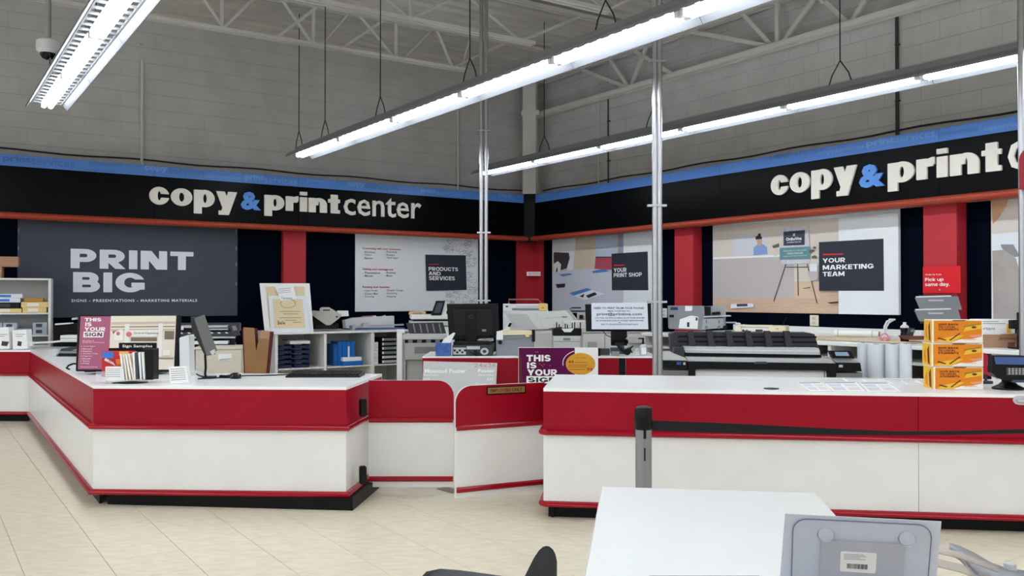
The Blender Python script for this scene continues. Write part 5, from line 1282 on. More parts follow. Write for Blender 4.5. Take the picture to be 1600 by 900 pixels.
# printer with accessory holder
t = Th('office_printer', 'light grey printer behind the purple sign', 'printer', 886, 556, D=11.9, zb=0, a=0)
t.box('body', light_grey, 864, 908, 525, 640, 0, .5, .008); t.box('drawer_front', wg, 865, 907, 526.5, 533.5, -.008, 0, .003); t.box('drawer_pull', mid_grey, 880, 891, 528, 531.5, -.014, -.008, .003); t.box('drawer_front', wg, 865, 907, 535, 545, -.008, 0, .003)
zt2 = t.Z(525)
t = Th('pen_tray', 'black desk organiser with upright pens on the grey printer', 'organiser', 886, 524.5, D=11.95, zb=t.zb+zt2+.001)
t.box('tray', black_pl, 863.5, 908.5, 513, 524.5, 0, .2, .006); t.poly('paper_tag', paper, [(882, 519), (892, 519), (897, 513), (877, 513.5)], -.004, -.001)
for k in range(11):
    x = 866 + k*4 + rnd.uniform(-.8, .8); t.box('pen', black_pl if k % 3 else light_grey, x, x+1.7, 504.5+rnd.uniform(-1, 3), 514, .05, .07, .001)
t = Th('side_copier', 'pale beige copier side behind the second monitor', 'copier', 960, 560, D=12.9, zb=0, a=0)
t.box('body', wg, 911, 1018, 520, 640, 0, .4, .01); t.box('upper_unit', wg, 880, 942, 501, 514, -.02, .25, .01); t.box('deck', light_grey, 909, 1020, 514, 520, -.02, .4, .006); t.box('door_line', gm, 944, 946, 522, 560, -.004, 0, .001); t.box('drawer', light_grey, 982, 1024, 526, 536, -.06, 0, .004); t.box('side_lamp', white_pl, 1006, 1023, 476, 514, .1, .5, .006); t.box('grey_box', gm, 919, 932, 534, 546, -.05, 0, .004)
t = Th('tool_rack', 'dark binding tool rack behind the second monitor', 'rack', 900, 500, D=14.7)
t.box('bar', dark_grey, 880, 918, 485, 487.5, 0, .1, .003); t.box('rod', black_pl, 893, 908, 480, 482, 0, .04, .003); t.box('block', light_grey, 902, 916, 488, 500, 0, .1, .004); t.box('clamp', black_pl, 905, 911, 492, 498, -.05, 0, .004); t.zbox('post', mid_grey, 890, 893, -t.zb, .2, .04, .08, .002); t.zbox('post', mid_grey, 914, 917, -t.zb, .12, .04, .08, .002)

# ================================================================== red desk in the middle
dk0 = P(660, 557, z=ZD); dk1 = P(1031, 557.5, z=ZD); wd = dk1.x-dk0.x
t = T('service_desk', 'red fronted desk with white top in the middle of the shop', 'desk', (dk0.x, dk0.y, 0), 0)
box('desk_top', t, white_top, 0, wd, 0, 1.0, ZD-.02, ZD, .003)
for xa, xb in ((0, 1.155), (1.16, 2.335), (2.42, wd)): box('front_panel', t, red_lam, xa, min(xb, wd), .004, .024, .05, ZD-.021, .003)
box('side_panel', t, red_lam, 0, .02, .025, .98, .05, ZD-.021, .002); box('side_panel', t, red_lam, wd-.02, wd, .025, .98, .05, ZD-.021, .002); box('joint_strip', t, black_pl, 2.338, 2.417, .01, .03, .05, ZD-.021, .002); box('kick_board', t, kick_m, .03, wd-.03, .06, .08, 0, .05, 0)
# boards leaning on the desk front
def leaning(nm, lab, m, xa, xb, ytop, slope, D0=10.42):
    t = Th(nm, lab, 'sign', (xa+xb)/2, ytop, D=D0, zb=0); H_ = P(0, ytop, D=D0).z; return t, H_
t = Th('mounted_poster', 'pale grey mounted poster price board behind the gates', 'sign', 718, 566, D=10.3, zb=.0)
t.o.rotation_euler = (R(-3), 0, R(1)); t.o.location.y = 10.25
b0 = t.poly('board', mat('board_grey', (196, 200, 200), .5), [(657, 700), (770, 702), (777, 567), (662, 564)], 0, .01)
pk = mat('board_white', (240, 244, 246), .5); pr_ = mat('board_rose', (206, 130, 130), .5)
t.text('24x36', 741, 775, 567.5, 573.5, -.001, pr_, .0); t.text('Mounted Poster', 664, 728, 576, 582.5, -.001, pk, .02); t.text('Poster', 747, 773, 576.5, 581.5, -.001, pk, .03)
t.text('Express', 662.5, 685, 583.5, 588, -.001, pk); t.text('$99', 662, 672, 590, 594, -.001, pk); t.text('Express', 748, 771, 584, 588, -.001, pk); t.text('$42', 761, 771, 590, 594.5, -.001, pk); t.text('Premium', 744, 770, 597.5, 602, -.001, pk)
t = Th('promo_sign', 'purple THIS IS YOUR SIGN board with a yellow circle', 'sign', 872, 542, D=10.3, zb=.0)
t.o.rotation_euler = (R(-2.5), 0, 0); t.o.location.y = 10.22
t.poly('board', paper, [(810, 700), (933, 700), (934, 542.5), (810, 542)], 0, .012); t.poly('purple_field', mat('purple', (88, 8, 66), .5, spec=.12), [(813, 699), (872, 699), (898, 585), (897.5, 543), (810.5, 543)], -.0015, -.0003); t.poly('maroon_edge', mat('maroon', (84, 20, 36), .5), [(810.5, 699), (820, 699), (815, 560), (810.5, 545)], -.0022, -.0016)
t.poly('yellow_circle', mat('mustard', (208, 152, 36), .5), disc(906.5, 568, 23, 17), -.003, -.0018)
G().tube([(t.X(906+27*math.cos(R(k))), -.003, t.Z(567-20*math.sin(R(k)))) for k in range(110, 196, 8)], .005, 4).build('circle_arc', paper, t.o)
mi = mat('maroon_ink', (150, 50, 40), .5)
t.text('THIS', 822.5, 860, 554, 564, -.003, paper, wt=.27); t.text('IS', 823.5, 838, 565.5, 575, -.003, paper, wt=.27); t.text('YOUR', 824, 870, 576.5, 586, -.003, paper, wt=.27)
t.poly('sign_patch', paper, [(822.5, 598), (872, 598), (872, 587), (822.5, 587)], -.003, -.0024); t.text('SIGN', 825, 870, 589, 596.5, -.0038, ink, wt=.27)
t.text('Yard Sign', 899, 914, 557, 560, -.0036, mi); t.text('44', 887.5, 896, 562, 567.5, -.0036, mi, .02); t.text('99', 916, 925, 574, 579, -.0036, mi, .02)
for k, (xa, xb, y) in enumerate(((898, 917, 566), (888, 918, 570), (887, 916, 573), (888, 913, 577))): t.poly('text_print', mi, [(xa, y), (xb, y), (xb, y-.8), (xa, y-.8)], -.0036, -.0031)
for x, y in ((837, 549.5), (840, 549.5), (843, 568), (846, 570), (848, 572), (850, 569), (859, 570.5)): t.poly('dot', mat('mustard', (0, 0, 0)), disc(x, y, .7, .6, 6), -.003, -.0022)
# monitor seen from behind
t = Th('monitor', 'black monitor seen from behind on the red desk', 'monitor', 738, 553, z=ZD, a=3)
t.poly('bezel', black_pl, [(702, 531), (780, 528), (778.5, 474), (698, 475)], .0, .03); t.poly('back_shell', black_gl, [(712, 525), (771, 524), (768, 483), (707, 483)], -.03, .0); t.poly('vent', kick_m, [(718, 481.5), (762, 481), (760, 479.5), (720, 480)], -.012, -.0005)
t.poly('stand_column', black_pl, [(728, 548), (745, 548), (745, 486), (727, 486)], -.07, -.031); t.zbox('stand_base', black_pl, 710, 768, 0, .016, -.04, .16, .006)
G().tube([(t.X(736+3.6*math.cos(R(k))), -.072, t.Z(495+3*math.sin(R(k)))) for k in range(0, 361, 24)], .004, 4).build('logo_ring', dark_grey, t.o); t.text('hp', 734, 738.4, 493, 497.4, -.0725, dark_grey, .01); t.box('label', mid_grey, 753, 759.5, 514.5, 518, -.032, -.0305, 0)
t.tube('cable', black_pl, [(722, 528, -.02), (721, 536, -.05), (724, 545, -.04)], .006)
t = Th('desktop_computer', 'desktop computer lying flat with its cable panel facing out', 'computer', 737, 556, D=10.68, zb=ZD+.001)
t.box('case', dark_grey, 707, 770, 539, 556, 0, .3, .005); t.box('top_clutter', black_pl, 708, 765, 534, 539, .02, .22, .008); t.box('port_panel', light_grey, 708, 728, 543, 554, -.006, 0, .002); t.box('slot_panel', silver, 729, 750, 541, 546, -.006, 0, .002); t.poly('fan_grille', light_grey, disc(757, 549, 6.5, 5.5, 14), -.008, -.001); t.poly('fan_hub', dark_grey, disc(757, 549, 3, 2.6, 10), -.011, -.0085)
for k in range(5): t.box('port', black_pl, 709+k*4, 712+k*4, 546+(k % 2)*3, 549+(k % 2)*3, -.010, -.0065, 0)
t.tube('cable', black_pl, [(742, 548, -.02), (744, 556, -.03), (746, 560, -.03), (745, 568, -.02)], .016); t.tube('cable', black_pl, [(735, 550, -.02), (740, 553, -.05), (748, 551, -.04), (752, 555, -.03)], .009)
t = Th('tissue_box', 'blue patterned tissue box at the left end of the red desk', 'tissue box', 692, 556, D=10.62, zb=ZD+.001)
t.box('carton', mat('tissue_blue', (66, 100, 160), .6, var=.3, vs=30), 680.5, 704, 536, 556, 0, .12, .004); t.poly('tissue', paper, [(689, 537), (703, 536), (711, 521), (708, 520), (693, 530)], .02, .08)
t = Th('paper_heap', 'loose papers beside the monitor stand', 'paper', 760, 535, D=11.3, zb=ZD+.12)
t.poly('crumpled_sheet', paper, [(745, 535), (771, 533), (770, 528), (758, 530), (746, 531)], 0, .15); t.poly('kraft_sheet', cardboard2, [(757, 530), (769, 529), (769, 524), (757, 525)], .1, .2); t.zbox('stack', dark_grey, 745, 772, -.119, 0, .0, .2, .004)
t = Th('paper_shredder', 'grey shredder bin with cream lid on the red desk', 'shredder', 804, 556, D=10.75, zb=ZD+.001)
t.box('bin', mat('bin_grey', (136, 140, 146), .5), 775, 835, 524, 556, 0, .3, .01); t.poly('rim', mid_grey, [(775, 530), (835, 528), (834, 524), (776, 525)], -.01, .3); t.poly('lid', mat('lid_cream', (226, 214, 178), .5), [(776, 524), (833, 523), (832, 518), (824, 517), (785, 517), (777, 519)], -.01, .3)
t.box('label', paper, 776, 786, 517.5, 531, -.02, -.011, .003); t.poly('knob', black_pl, disc(781.5, 535, 3.2, 3, 14), -.03, -.001); t.poly('seal', mat('sticker_yellow', (0, 0, 0)), disc(824, 523.5, 3.5, 3, 12), -.016, -.0105); t.box('handle', black_pl, 831, 836, 515, 534, -.03, .02, .006)
# monitor with the paper notice
t = Th('monitor', 'black monitor with a printed paper notice taped to it', 'monitor', 966, 553, z=ZD, a=0)
t.poly('bezel', black_pl, [(916, 518), (1018, 518), (1017.5, 474), (914.5, 475.5)], 0, .04); n_ = t.poly('paper_notice', mat('notice', (226, 232, 240), .6), [(924.5, 514.5), (1013, 514.5), (1011.5, 473), (924, 473.5)], -.003, -.0005)
ni = mat('notice_ink', (44, 54, 92), .6)
for s_, xa, xb, y0, y1 in (('NEED TO PRINT FROM YOUR PHONE?', 928, 1006.5, 479.8, 483), ('EMAIL YOUR FILE TO:', 949.5, 984.5, 485, 487.2), ('print@printme.com', 932.5, 1003, 488.5, 494), ('YOU WILL RECEIVE AN EMAIL BACK FROM PRINTME', 929, 1007, 495.8, 497.8), ('USE THE RELEASE CODE AT THE SELF SERVE PRINTERS', 930.5, 1005.5, 500, 502), ('OR', 966, 970, 503.2, 504.7), ('GIVE TO AN ASSOCIATE FOR ASSISTANCE', 939, 997, 505.8, 507.8)):
    t.text(s_, xa, xb, y0, y1, -.0038, ni, .022, n_)
t.poly('stand_column', black_pl, [(955, 540), (980, 540), (980, 517), (955, 517)], .0, .05); t.box('cable_shelf', black_gl, 954, 981, 531, 537, -.04, 0, .004); t.zbox('stand_base', dark_grey, 955, 980, 0, .05, -.06, .12, .01); t.tube('cable', black_pl, [(943, 518, .02), (948, 524, .01), (957, 528, .0)], .005); t.tube('cable', light_grey, [(980, 519, .0), (982, 524, -.01), (978, 530, .0)], .005)
t = Th('cable_tangle', 'tangle of black cables and adapters on the red desk', 'cables', 960, 556, D=10.66, zb=ZD+.001)
t.box('power_brick', dark_grey, 938, 953, 545, 555, 0, .1, .004); t.box('usb_hub', mid_grey, 956, 968, 549, 556, -.01, .06, .003); t.box('adapter', black_pl, 934, 938, 544, 556, -.01, .05, .003); t.box('card_reader', slate, 955, 968, 543.5, 548, .02, .1, .003)
for k in range(5):
    t.tube('cable', black_pl, [(962+k*3, 536, .05), (968+k*2, 545+k, .0), (976+k*2.5, 553-k*1.5, -.02), (984+k, 546+k*1.2, .0), (990-k*3, 541+k, .05)], .008)
t.poly('coil', black_pl, disc(980, 550, 5, 5, 14), -.02, .02)
t = Th('sanitizer_bottle', 'clear pump bottle at the right end of the red desk', 'bottle', 1005, 555, D=10.7, zb=ZD+.001)
r_ = 5.4*t.k
G().lathe([(r_, 0), (r_*1.02, .01), (r_, .11), (r_*.8, .13), (r_*.35, .14)], n=18).build('bottle', mat('clear_gel', (216, 222, 230), .15, alpha=.75), t.o, smooth=True); G().lathe([(r_*.4, .14), (r_*.4, .16), (.012, .165), (.012, .2)], n=12).build('pump', black_pl, t.o, smooth=True); G().box(-.06, .012, -.01, .01, .2, .215, .003).build('spout', black_pl, t.o); G().box(-r_*.7, r_*.7, -r_-.003, -r_-.001, .02, .1).build('label', paper, t.o)
t = Th('plastic_cup', 'clear plastic cup left of the pump bottle', 'cup', 995.5, 556, D=10.64, zb=ZD+.001); G().lathe([(.022, 0), (.03, .09), (.028, .09), (.02, .004)], n=16).build('wall', acrylic, t.o, smooth=True); G().lathe([(.021, .001), (.021, .012), (.002, .012)], n=16).build('floor_disc', light_grey, t.o)

# ================================================================== work top along the right wall
WP = WR_.off(1.9); a0, a1 = WP.t(1034)-.4, WP.t(1660); q = WP.at(a0); LW = a1-a0
t = T('work_bench', 'white work bench with open cubbies along the right wall', 'bench', (q.x, q.y, 0), AR)
box('bench_top', t, white_top, 0, LW, 0, 1.86, ZWR-.04, ZWR, .004); box('splash_board', t, white_lam, 0, LW, 1.82, 1.86, ZWR+.0005, ZWR+.085, .004)
nd = 9
for k in range(nd+1): box('divider', t, white_lam, k*(LW-.04)/nd, k*(LW-.04)/nd+.04, .03, .9, 0, ZWR-.041, .002)
for k in range(nd):
    for z in (.3, .62, .82): box('shelf_board', t, white_lam, k*(LW-.04)/nd+.041, (k+1)*(LW-.04)/nd-.001, .05, .88, z, z+.03, .002)
box('back_board', t, gm2, .05, LW-.05, .902, .92, .02, ZWR-.041, 0)
WB = t
def onbench(x, off): return WR_.off(off).at(WR_.off(off).t(x))
# folding machine
q = onbench(1090, 1.35)
t = Th('folding_machine', 'grey paper folding machine with taped notes on the right bench', 'machine', 1090, 516, D=q.y, zb=ZWR+.001, a=-8)
fg, fg2 = mat('fold_grey', (132, 136, 140), .45), mat('fold_pale', (164, 168, 172), .45)
t.poly('left_cabinet', fg, [(1047, 514), (1102, 516), (1100, 478), (1046, 478)], 0, .45); t.poly('right_cabinet', fg2, [(1100, 514), (1134, 512), (1134, 478), (1100, 479)], .12, .45); t.poly('front_foot', fg2, [(1096, 515), (1132, 512), (1128, 497), (1098, 498)], -.02, .12); t.poly('feed_table', silver, [(1099, 496), (1140, 494), (1140, 492.5), (1099, 494)], -.05, .2); t.poly('feed_mouth', black_pl, [(1100, 493), (1111, 493), (1111, 479), (1100, 479)], .1, .119); t.poly('roller', black_pl, [(1112, 492), (1126, 491), (1124, 487), (1113, 488)], .05, .119)
t.box('brand_plate', mat('plate_blue', (42, 52, 84), .5), 1049, 1060, 480, 484.5, -.004, -.0005, 0); t.poly('taped_note', paper, [(1061, 513), (1090, 514), (1091, 495), (1080, 493), (1063, 499)], -.005, -.001); t.poly('note_print', ink, [(1074, 511), (1077.5, 511), (1077.5, 503.5), (1074, 503.5)], -.0062, -.0054); t.poly('note_print', slate, [(1087, 501), (1090, 501), (1090, 496), (1087, 496)], -.0062, -.0054); t.poly('paper_tab', paper, [(1071, 486), (1080, 486), (1082, 484), (1082, 478), (1071, 478)], -.005, -.001); t.box('slot', black_pl, 1047, 1054, 492, 496, -.006, -.001, .001)
for x in (1103, 1122): t.poly('dial', mid_grey, disc(x, 511, 2.4, 2.6, 12), -.03, -.021); t.poly('lever_slot', dark_grey, [(x-.5, 505), (x+.5, 505), (x+.5, 500), (x-.5, 500)], -.026, -.0205)
t.poly('side_knob', black_pl, disc(1131, 511, 3.4, 3, 12), -.06, -.021); t.tube('rod', silver, [(1134, 504, .1), (1150, 504, .1)], .01)
q = onbench(1152, 1.2)
t = Th('white_bottle', 'small white bottle right of the folding machine', 'bottle', 1153, 515, D=q.y, zb=ZWR+.001); r_ = 4.6*t.k
G().lathe([(r_, 0), (r_, .09), (r_*.9, .11), (r_*.95, .115), (r_*.95, .14), (r_*.6, .15)], n=16).build('body', white_pl, t.o, smooth=True); G().lathe([(r_*.97, .118), (r_*.97, .135)], n=16).build('cap_band', light_grey, t.o)
q = onbench(1190, 1.3)
t = Th('cash_box', 'cream desktop device with dark dials on the right bench', 'device', 1190, 519, D=q.y, zb=ZWR+.001, a=-25)
cm = mat('cream_plastic', (228, 218, 188), .5)
t.poly('left_cheek', cm, [(1152, 520), (1162, 520), (1160, 508), (1155, 509)], 0, .3); t.box('body', white_pl, 1160, 1202, 512, 520, .03, .3, .006); t.box('cross_bar', cm, 1156, 1204, 508, 511, .02, .1, .004); t.box('right_block', cm, 1200, 1223, 509, 519, -.02, .3, .006); t.poly('dial', dark_grey, disc(1164, 517, 1.8, 1.8, 10), .02, .029); t.poly('dial', cardboard, disc(1169, 517, 1.6, 1.7, 10), .02, .029); t.box('display', dark_grey, 1181, 1191, 515, 519, .02, .029, .002); t.poly('screw', mid_grey, disc(1212, 513.5, 1.1, 1, 8), -.024, -.0205); t.tube('antenna', black_pl, [(1217, 509, .1), (1222, 496, .1)], .005)
# rolls, sheets and small goods
q = onbench(1330, .9)
t = Th('paper_roll', 'white paper roll lying on the right bench', 'roll', 1338, 527, D=q.y, zb=ZWR+.012, a=AR+25)
r_ = 5.2*t.k
G().cyl((t.X(1293)*.62, 0, r_), (t.X(1383)*.62, 0, r_), r_, 18).build('roll_body', paper, t.o, smooth=True); G().cyl((t.X(1383)*.62, 0, r_), (t.X(1384)*.62+.01, 0, r_), r_*.7, 14).build('core', cardboard2, t.o, smooth=True)
for x in (1300, 1370): G().cyl((t.X(x)*.62, 0, r_), (t.X(x+2)*.62, 0, r_), r_*1.03, 18).build('wrap_band', light_grey, t.o, smooth=True)
q = WR_.off(1.25).at(WR_.off(1.25).t(1325))
t = T('cardboard_sheet', 'flat tan cardboard sheet under the paper roll', 'cardboard', (q.x, q.y, ZWR+.001), AR); box('sheet', t, mat('tan_sheet', (214, 190, 150), .7), -1.0, .8, -.35, .45, 0, .004, 0); box('lower_sheet', t, mat('tan_sheet_2', (222, 204, 170), .7), -.8, .95, -.42, .3, .0045, .008, 0)
q = onbench(1384, 1.35)
t = Th('tape_dispenser', 'pink tape dispenser beside the paper roll', 'tape dispenser', 1382, 530, D=q.y, zb=ZWR+.001)
pk_ = mat('pink_plastic', (226, 140, 156), .4)
G().tube([(6*t.k*math.cos(R(k)), .0, 6.2*t.k+6*t.k*math.sin(R(k))) for k in range(0, 361, 20)], 1.1*t.k, 6).build('tape_ring', pk_, t.o, smooth=True); t.box('base', pk_, 1377, 1389, 527, 530, -.04, .06, .004)
q = onbench(1388, .5)
t = Th('phone_stand', 'white wire charging stand with a hooked arm on the right bench', 'stand', 1388, 525, D=q.y, zb=ZWR+.001)
t.tube('arm', white_pl, [(1381, 525, 0), (1382, 510, 0), (1386, 502, 0), (1396, 499.5, 0)], .011); t.tube('arm', white_pl, [(1384, 525, 0), (1385, 511, 0), (1389, 504, 0), (1396, 500, 0)], .011); t.box('head', white_pl, 1390, 1398, 498, 500.5, -.03, .03, .004); t.box('foot', white_pl, 1377, 1392, 523, 525, -.06, .06, .004)
q = onbench(1413.5, 1.3)
t = Th('drink_bottle', 'black drink bottle with a white cap on the right bench', 'bottle', 1413.5, 528, D=q.y, zb=ZWR+.001); r_ = 6.2*t.k; h_ = 31*t.k
G().lathe([(r_*.9, 0), (r_, .01), (r_, h_*.42), (r_*.86, h_*.5), (r_, h_*.6), (r_, h_*.72)], n=18).build('body', black_pl, t.o, smooth=True); G().lathe([(r_, h_*.72), (r_*.98, h_*.8), (r_*.6, h_*.86), (r_*.4, h_*.9), (r_*.4, h_)], n=18).build('cap', white_pl, t.o, smooth=True)
q = onbench(1432, 1.35)
t = Th('card_tray', 'brown tray with a calculator and white cards on the right bench', 'tray', 1432, 531, D=q.y, zb=ZWR+.001)
t.poly('tray', mat('tray_brown', (110, 62, 44), .6), [(1420, 531), (1443, 531), (1446, 525), (1416, 525)], 0, .2); t.poly('calculator', dark_grey, [(1421, 525), (1430, 525), (1433, 513), (1425, 513)], .05, .09); t.poly('calculator_screen', mid_grey, [(1425.5, 519), (1430, 519), (1431.5, 515), (1427, 515)], .045, .0492); t.poly('white_card', paper, [(1430, 525), (1442, 525), (1443, 517), (1434, 517)], .04, .06)
# upright rolls before the bench
for k, (xa, xb, yt, lab) in enumerate(((1340, 1357, 536, 'leftmost'), (1356, 1382, 538, 'second'), (1384, 1408, 538, 'third'), (1406, 1424, 537, 'rightmost'))):
    p = P((xa+xb)/2, yt, D=(8.95, 8.8, 8.65, 8.5)[k]); r_ = (xb-xa)/2*p.y/F
    t = T('upright_roll', 'tall white paper roll standing before the bench, %s of four' % lab, 'roll', (p.x, p.y, 0), 0, 'upright paper rolls')
    G().cyl((0, 0, 0), (0, 0, p.z), r_, 20).build('roll_body', paper2, t, smooth=True); G().cyl((0, 0, p.z), (0, 0, p.z+.003), r_*.35, 12).build('core', dark_grey, t)
    G().cyl((0, 0, .03), (0, 0, .05), r_*1.01, 20).build('wrap_band', light_grey, t, smooth=True)
# wall outlets
for pl, x, y, lab, m in ((WR_, 1273, 501, 'cream wall outlet under the marketing team poster', cm), (WR_, 1038.5, 489, 'white wall outlet beside the print shop poster', white_pl)):
    a_, z_ = pl.tz(x, y); q = pl.at(a_); t = T('wall_outlet', lab, 'outlet', (q.x, q.y, z_), pl.a, 'wall outlets')
    box('cover_plate', t, m, -.07, .07, -.02, -.005, -.075, .075, .006); box('socket', t, light_grey, -.03, .03, -.024, -.0201, .01, .05, .003); box('socket', t, light_grey, -.03, .03, -.024, -.0201, -.05, -.01, .003)
# pick up sign and wall file on the red column
pl = WR_.off(.245); xa, za = pl.tz(1442, 417); xb, zb2 = pl.tz(1501, 458); q = pl.at((xa+xb)/2); h_ = (xb-xa)/2; hh = za-zb2
t = T('pickup_sign', 'bright red pick up same day sign on the red column', 'sign', (q.x, q.y, zb2), AR)
box('board', t, mat('bright_red', (214, 20, 34), .4), -h_, h_, 0, .012, 0, hh, .002); text(t, 'Order by 4 pm', -h_*.86, h_*.0, hh*.655, hh*.735, -.001, paper, 0); heavy(t, 'ick up', -h_*.70, h_*.12, hh*.42, hh*.58, -.001, paper, .24); heavy(t, 'P', -h_*.88, -h_*.73, hh*.455, hh*.58, -.001, paper, .26); heavy(t, 'same day.', -h_*.88, h_*.44, hh*.23, hh*.40, -.001, paper, .24)
poly('dot', t, paper, disc(-.02, hh*.13, .006, .006, 8), -.001, .0008)
t = Th('wall_file', 'grey two pocket wall file with papers on the red column', 'wall file', 1465, 506, D=pl.at(pl.t(1465)).y-.12, a=-20)
for dx, dy, nm_ in ((0, 0, 'pocket'), (-1, 20, 'pocket')):
    o = t.poly(nm_, mid_grey, [(1441+dx, 482+dy), (1497+dx, 484+dy), (1492+dx, 463+dy), (1435+dx, 465+dy)], -.02-dy*.003, .04); t.poly('paper_sheaf', paper, [(1437+dx, 468+dy), (1489+dx, 467+dy), (1482+dx, 461.5+dy), (1436+dx, 463+dy)], .0-dy*.003, .03, o); t.poly('label_strip', light_grey, [(1453+dx, 470.5+dy), (1472+dx, 470.5+dy), (1473+dx, 468.2+dy), (1452+dx, 468.2+dy)], -.026-dy*.003, -.0205-dy*.003, o)
t.poly('back_plate', dark_grey, [(1442, 506), (1493, 506), (1494, 461), (1441, 461)], .045, .06)
# goods at the right end of the bench
q = onbench(1560, 1.55)
t = Th('cardboard_carton', 'open brown carton on the bench behind the orange boxes', 'carton', 1560, 546, D=q.y, zb=ZWR+.001, a=-15)
t.box('carton', cardboard2, 1532, 1589, 523, 546, 0, .3, .003); t.poly('flap', cardboard, [(1560, 528), (1588, 528), (1591, 520), (1564, 522)], -.03, -.001); t.poly('stamp', mat('stamp_brown', (120, 84, 56), .7), [(1573, 542), (1582, 542), (1582, 535), (1573, 535)], -.0025, -.0005); zc = t.zb+t.Z(523)
t = Th('notice_box', 'white box reading important on top of the brown carton', 'box', 1556, 523, D=q.y+.03, zb=zc+.001, a=-12)
t.box('carton', paper, 1528, 1583, 499, 523, 0, .2, .003); t.text('Important', 1515+8, 1555, 511, 517, -.001, ink, 0); t.box('yellow_tab', mat('tab_yellow', (228, 180, 70), .5), 1571, 1577, 506, 520, -.004, -.0005, .001); t.poly('text_print', ink_grey, [(1532, 503), (1560, 503), (1560, 502.2), (1532, 502.2)], -.002, -.0005); t.poly('text_print', ink_grey, [(1532, 506), (1570, 506), (1570, 505.2), (1532, 505.2)], -.002, -.0005)
q = onbench(1600, 1.5)
t = Th('desktop_monitor', 'black monitor cut by the right picture edge', 'monitor', 1606, 548, D=q.y-.1, zb=ZWR+.001, a=0)
t.box('screen', black_gl, 1592, 1650, 488, 545, 0, .04, .006); t.box('speaker', black_pl, 1581, 1593, 500, 514, .0, .06, .006); t.zbox('foot', black_pl, 1588, 1640, 0, .015, -.05, .15, .004); t.zbox('neck', black_pl, 1600, 1630, .0, .1, .04, .07, .004)
# large plotter behind the right counter
t = Th('large_plotter', 'black and silver large format plotter behind the right counter', 'plotter', 1190, 566, D=8.55, zb=0, a=-6)
pd, pg = mat('plotter_dark', (52, 53, 56), .45), mat('plotter_silver', (196, 197, 198), .35)
t.poly('left_tower', gm2, [(1038, 640), (1088, 640), (1088, 580), (1038, 580)], .02, .5); t.poly('right_tower', gm2, [(1303, 640), (1342, 640), (1342, 582), (1303, 582)], .02, .5)
t.poly('left_head', black_pl, [(1037, 576), (1076, 577), (1076, 564), (1038, 563)], .0, .3); t.poly('left_top', pg, [(1036, 564), (1077, 565), (1073, 560), (1052, 552), (1038, 553)], .0, .35); t.poly('left_gear', pd, [(1055, 558), (1073, 560), (1072, 544), (1057, 544)], .05, .4)
o = t.poly('panel_left', mat('lcd_blue', (46, 84, 160), .3), [(1060, 571), (1067, 571), (1067, 566.5), (1060, 566.5)], -.006, -.001); t.poly('button', light_grey, [(1070, 571), (1073.5, 571), (1073.5, 567), (1070, 567)], -.006, -.001)
t.poly('rear_cover', pd, [(1055, 556), (1290, 556), (1281, 524), (1272, 521.5), (1062, 521.5), (1053, 525)], .3, .55)
for k in range(3): t.poly('cover_groove', black_pl, [(1066, 530+k*8), (1284, 530+k*8), (1284, 527+k*8), (1066, 527+k*8)], .294, .2995)
for k in range(6):
    x = 1080+k*30.2; t.poly('paper_arm', pd, [(x+3.5, 546), (x+15, 546), (x+9.5, 526), (x+9, 518.5), (x, 518.5), (x+1, 526)], .22, .29)
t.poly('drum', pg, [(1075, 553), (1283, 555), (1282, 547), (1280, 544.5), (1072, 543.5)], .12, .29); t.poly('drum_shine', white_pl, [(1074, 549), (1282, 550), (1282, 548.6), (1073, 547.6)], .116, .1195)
t.poly('gap', kick_m, [(1074, 559), (1286, 560), (1285, 555), (1074, 553)], .14, .4); t.poly('front_deck', pg, [(1078, 566), (1303, 568), (1296, 561), (1074, 559)], .02, .2); t.poly('front_beam', black_pl, [(1078, 577), (1303, 578), (1302, 567), (1077, 565.5)], .0, .2); t.poly('beam_handle', slate, [(1178, 568.5), (1199, 568.5), (1197, 565), (1181, 565)], -.012, -.001)
t.poly('roll_bracket', black_pl, [(1078, 640), (1089, 640), (1089, 577), (1078, 577)], .0, .2); t.poly('roll_bracket', black_pl, [(1291, 640), (1302, 640), (1302, 578), (1291, 578)], .0, .2)
zc = t.Z(586); rr_ = 10*t.k; o = G().cyl((t.X(1089), .12, zc), (t.X(1290), .12, zc), rr_, 20).build('paper_roll', paper, t.o, smooth=True); G().cyl((t.X(1286), .12, zc), (t.X(1287.5), .12, zc), rr_*1.02, 20).build('blue_band', bk1, o, smooth=True)
t.poly('right_head', black_pl, [(1303, 579), (1340, 579), (1338, 566), (1303, 566)], .0, .3); t.poly('right_top', pg, [(1303, 566), (1339, 567), (1330, 560), (1296, 560)], .04, .35); t.poly('control_console', black_pl, [(1296, 559), (1329, 559), (1323, 547), (1291, 547.5)], -.02, .05); t.poly('console_screen', mat('lcd_pale', (150, 170, 196), .3), [(1301, 555), (1321, 555), (1318, 549), (1299, 549)], -.024, -.0205); t.poly('ink_label', light_grey, [(1306, 573), (1312, 573), (1312, 569), (1306, 569)], -.004, -.0005)
for x in (1050, 1325): t.zbox('foot', black_pl, x-20, x+20, 0, .06, .0, .5, .01)

